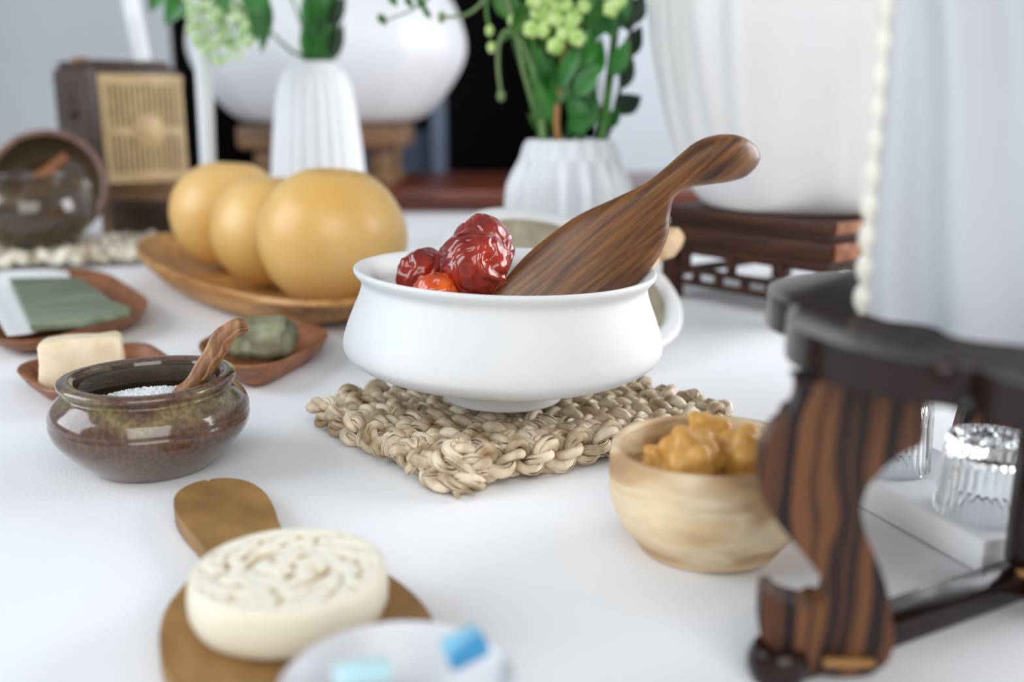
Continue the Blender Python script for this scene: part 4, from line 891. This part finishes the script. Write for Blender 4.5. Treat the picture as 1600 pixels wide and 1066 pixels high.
# ------------------------------------------------------------------ white slab, upturned glasses and printed box under the stand
kc = V((0.1845, 0.3605, 0)); kb = V((-0.34, 0.94, 0)).normalized(); kr = V((0.94, 0.34, 0)).normalized()
Mk = Matrix((kr, kb, V((0, 0, 1)))).transposed().to_4x4(); Mk.translation = kc+kb*0.052+kr*0.031
bm = bmesh.new(); box(bm, (0, 0, 0.0072), (0.062, 0.104, 0.0144), bev=0.0018)
top('white_slab', 'low white slab under the dark scalloped stand', 'slab', bm, m_cloth, Mk)
def glass(label, c, h, rb, rt):
    bm = bmesh.new(); N_ = 30
    rib = lambda r, z, a: (r*(1-0.05*abs(sin(a*N_/2))*(1 if 0.004 < z < h-0.002 and r > rt*0.8 else 0)), z)
    pr_ = [(rb-0.0022, 0.0), (rb, 0.0008), (rb*0.985, 0.006), (rt*1.04, h*0.6), (rt, h-0.003), (rt*0.93, h), (rt*0.80, h-0.0008), (rt*0.70, h-0.0020), (rt*0.5, h-0.0008), (rt*0.3, h-0.0018), (0, h-0.001)]
    lathe(bm, pr_+[(0, h-0.006)][:0], 180, rib); 
    inn_ = [(rb-0.0022, 0.0), (rb-0.003, 0.004), (rt*0.86, h*0.7), (rt*0.78, h-0.008), (0, h-0.0075)]
    lathe(bm, inn_, 180); bmesh.ops.remove_doubles(bm, verts=bm.verts[:], dist=1e-5)
    g = thing('glass_tumbler', label, 'tumbler', c, (0, 0, 0), 'upturned cut-glass tumblers')
    tb_ = child('tumbler_body', bm, m_glass, g, angle=30)
    for k in range(8):
        b2 = bmesh.new(); a = k*pi/4; box(b2, (0, rt*0.42, h-0.0006), (0.0012, rt*0.5, 0.0014), Matrix.Rotation(a, 4, 'Z')); child('star_cut', b2, m_glass, tb_)
g1 = G(1538, 800, 0.0146)
glass('upturned ribbed glass tumbler beside the dark post, star-cut base upward', kc+kb*0.022+kr*0.021+V((0, 0, 0.0147)), 0.0335, 0.0195, 0.0175)
glass('upturned ribbed glass tumbler seen just behind the striped leg', kc+kb*0.081+kr*0.021+V((0, 0, 0.0147)), 0.040, 0.0195, 0.0180)
pb = thing('lacquer_box', 'small red-brown box with a pink floral panel at the right edge', 'box', (0.2245, 0.3545, 0), (0, 0, radians(20)))
bm = bmesh.new(); box(bm, (0, 0, 0.034), (0.026, 0.014, 0.068), bev=0.0015); child('body', bm, m_red, pb)
bm = bmesh.new(); box(bm, (0, -0.0072, 0.040), (0.021, 0.0012, 0.042), bev=0.0004); child('floral_panel', bm, m_print, pb, label='pink and lilac floral printed panel')

# ------------------------------------------------------------------ foreground paddle, carved soap, porcelain dish
pc_ = V((-0.0735, 0.307, 0)); hd = V((-0.46, 0.888, 0)); hs = V((0.888, 0.46, 0))
half = [(0.152, 0.0), (0.1505, 0.0065), (0.146, 0.0125), (0.138, 0.0172), (0.124, 0.0198), (0.105, 0.0192), (0.082, 0.0165), (0.066, 0.018), (0.050, 0.027), (0.030, 0.038), (0.005, 0.0435), (-0.020, 0.0425), (-0.045, 0.034), (-0.062, 0.018), (-0.068, 0.0)]
ol = half+[(x, -y) for x, y in half[-2:0:-1]]
olc = [(p.x, p.y) for p in crom([(x, y, 0) for x, y in ol]+[(half[0][0], half[0][1], 0)], 4)[:-1]]
bm = bmesh.new(); prism(bm, olc, 0.0004, 0.0085, bev=0.0028)
M = Matrix((hd, V((0, 0, 1)).cross(hd), V((0, 0, 1)))).transposed().to_4x4(); M.translation = pc_
top('paddle_board', 'round-handled wooden paddle tray under the carved soap', 'tray', bm, m_paddle, M, angle=50)
bm = bmesh.new(); rs_ = 0.0328; rings = []; NS = 220
def relief(r, a):
    q = r/rs_; z = 0.0
    if q > 0.93: return -0.0007*((q-0.93)/0.07)
    z -= 0.0030*exp(-((q-0.42)/0.05)**2)*(0.25+0.65*max(0, sin(a*2+2.6)))    # broken ring groove
    if q < 0.36: z += -0.0015*max(0, noise.noise(V((r*cos(a)*240, r*sin(a)*240, 3)))-0.05)*3.6-0.0012*max(0, sin(a*5+q*9))*(q/0.36)
    elif q > 0.46:
        z += -0.0014*max(0, sin(a*9+3.2*sin(q*9)))**2*sin(pi*(q-0.46)/0.47)-0.0068*max(0, noise.noise(V((r*cos(a)*260, r*sin(a)*260, 8)))-0.15)
    return max(z, -0.0027)
hs_ = 0.0186
prof = [(0, 0), (0.9, 0.0), (0.97, 0.0015), (1.02, 0.0055), (1.03, 0.010), (1.015, 0.0145), (1.0, 0.0172)]
for q, z in prof[1:]: rings.append([bm.verts.new((rs_*q*cos(2*pi*k/NS), rs_*q*sin(2*pi*k/NS), z)) for k in range(NS)])
for j in range(46):
    q = 0.985-0.985*j/46; rings.append([bm.verts.new((rs_*q*cos(2*pi*k/NS), rs_*q*sin(2*pi*k/NS), hs_+relief(rs_*q, 2*pi*k/NS)-(0.0006 if j == 0 else 0))) for k in range(NS)])
for p, q in zip(rings, rings[1:]):
    for k in range(NS): bm.faces.new((p[k], p[(k+1) % NS], q[(k+1) % NS], q[k]))
bm.faces.new(rings[0][::-1]); cv = bm.verts.new((0, 0, hs_-0.0005))
for k in range(NS): bm.faces.new((rings[-1][k], rings[-1][(k+1) % NS], cv))
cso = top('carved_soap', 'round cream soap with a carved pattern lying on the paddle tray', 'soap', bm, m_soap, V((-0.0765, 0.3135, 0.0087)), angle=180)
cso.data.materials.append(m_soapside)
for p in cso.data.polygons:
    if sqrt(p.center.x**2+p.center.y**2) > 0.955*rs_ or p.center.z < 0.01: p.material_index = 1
dc = V((-0.0305, 0.2375, 0))
pdh = bmesh.new(); lathe(pdh, [(p[0], p[1]) for p in crom([(0, 0.0015), (0.012, 0.0012), (0.0145, 0.0), (0.0155, 0.0015), (0.019, 0.008), (0.0265, 0.019), (0.0308, 0.0285), (0.0315, 0.0305), (0.0305, 0.0312), (0.0290, 0.029), (0.0245, 0.020), (0.018, 0.0145), (0.0, 0.0135)], 5)], 72)
top('porcelain_dish', 'little white porcelain dish at the bottom edge of the view', 'dish', pdh, m_white, dc, angle=60)
bm = bmesh.new(); ico(bm, (0, 0, 0), (0.0160, 0.0125, 0.0058), 3, lambda d: 1+0.06*noise.noise(d*2)); top('white_soap', 'small smooth white soap lying in the porcelain dish', 'soap', bm, m_white, Matrix.Translation(dc+V((-0.003, -0.003, 0.0205))) @ Matrix.Rotation(0.3, 4, 'Z'), angle=180)
bm = bmesh.new(); box(bm, (0, 0, 0), (0.0115, 0.009, 0.006), bev=0.001); top('blue_tile', 'bright blue square sweet at the right of the porcelain dish', 'sweet', bm, m_blue, Matrix.Translation(A(726, 1011, 0.243)) @ Matrix.Rotation(0.35, 4, 'Z') @ Matrix.Rotation(radians(-18), 4, 'Y'))
bm = bmesh.new(); box(bm, (0, 0, 0), (0.0150, 0.007, 0.0045), bev=0.001); top('cyan_tile', 'pale cyan flat sweet at the left of the porcelain dish', 'sweet', bm, m_cyan, Matrix.Translation(A(566, 1050, 0.2325)) @ Matrix.Rotation(0.3, 4, 'Z'))
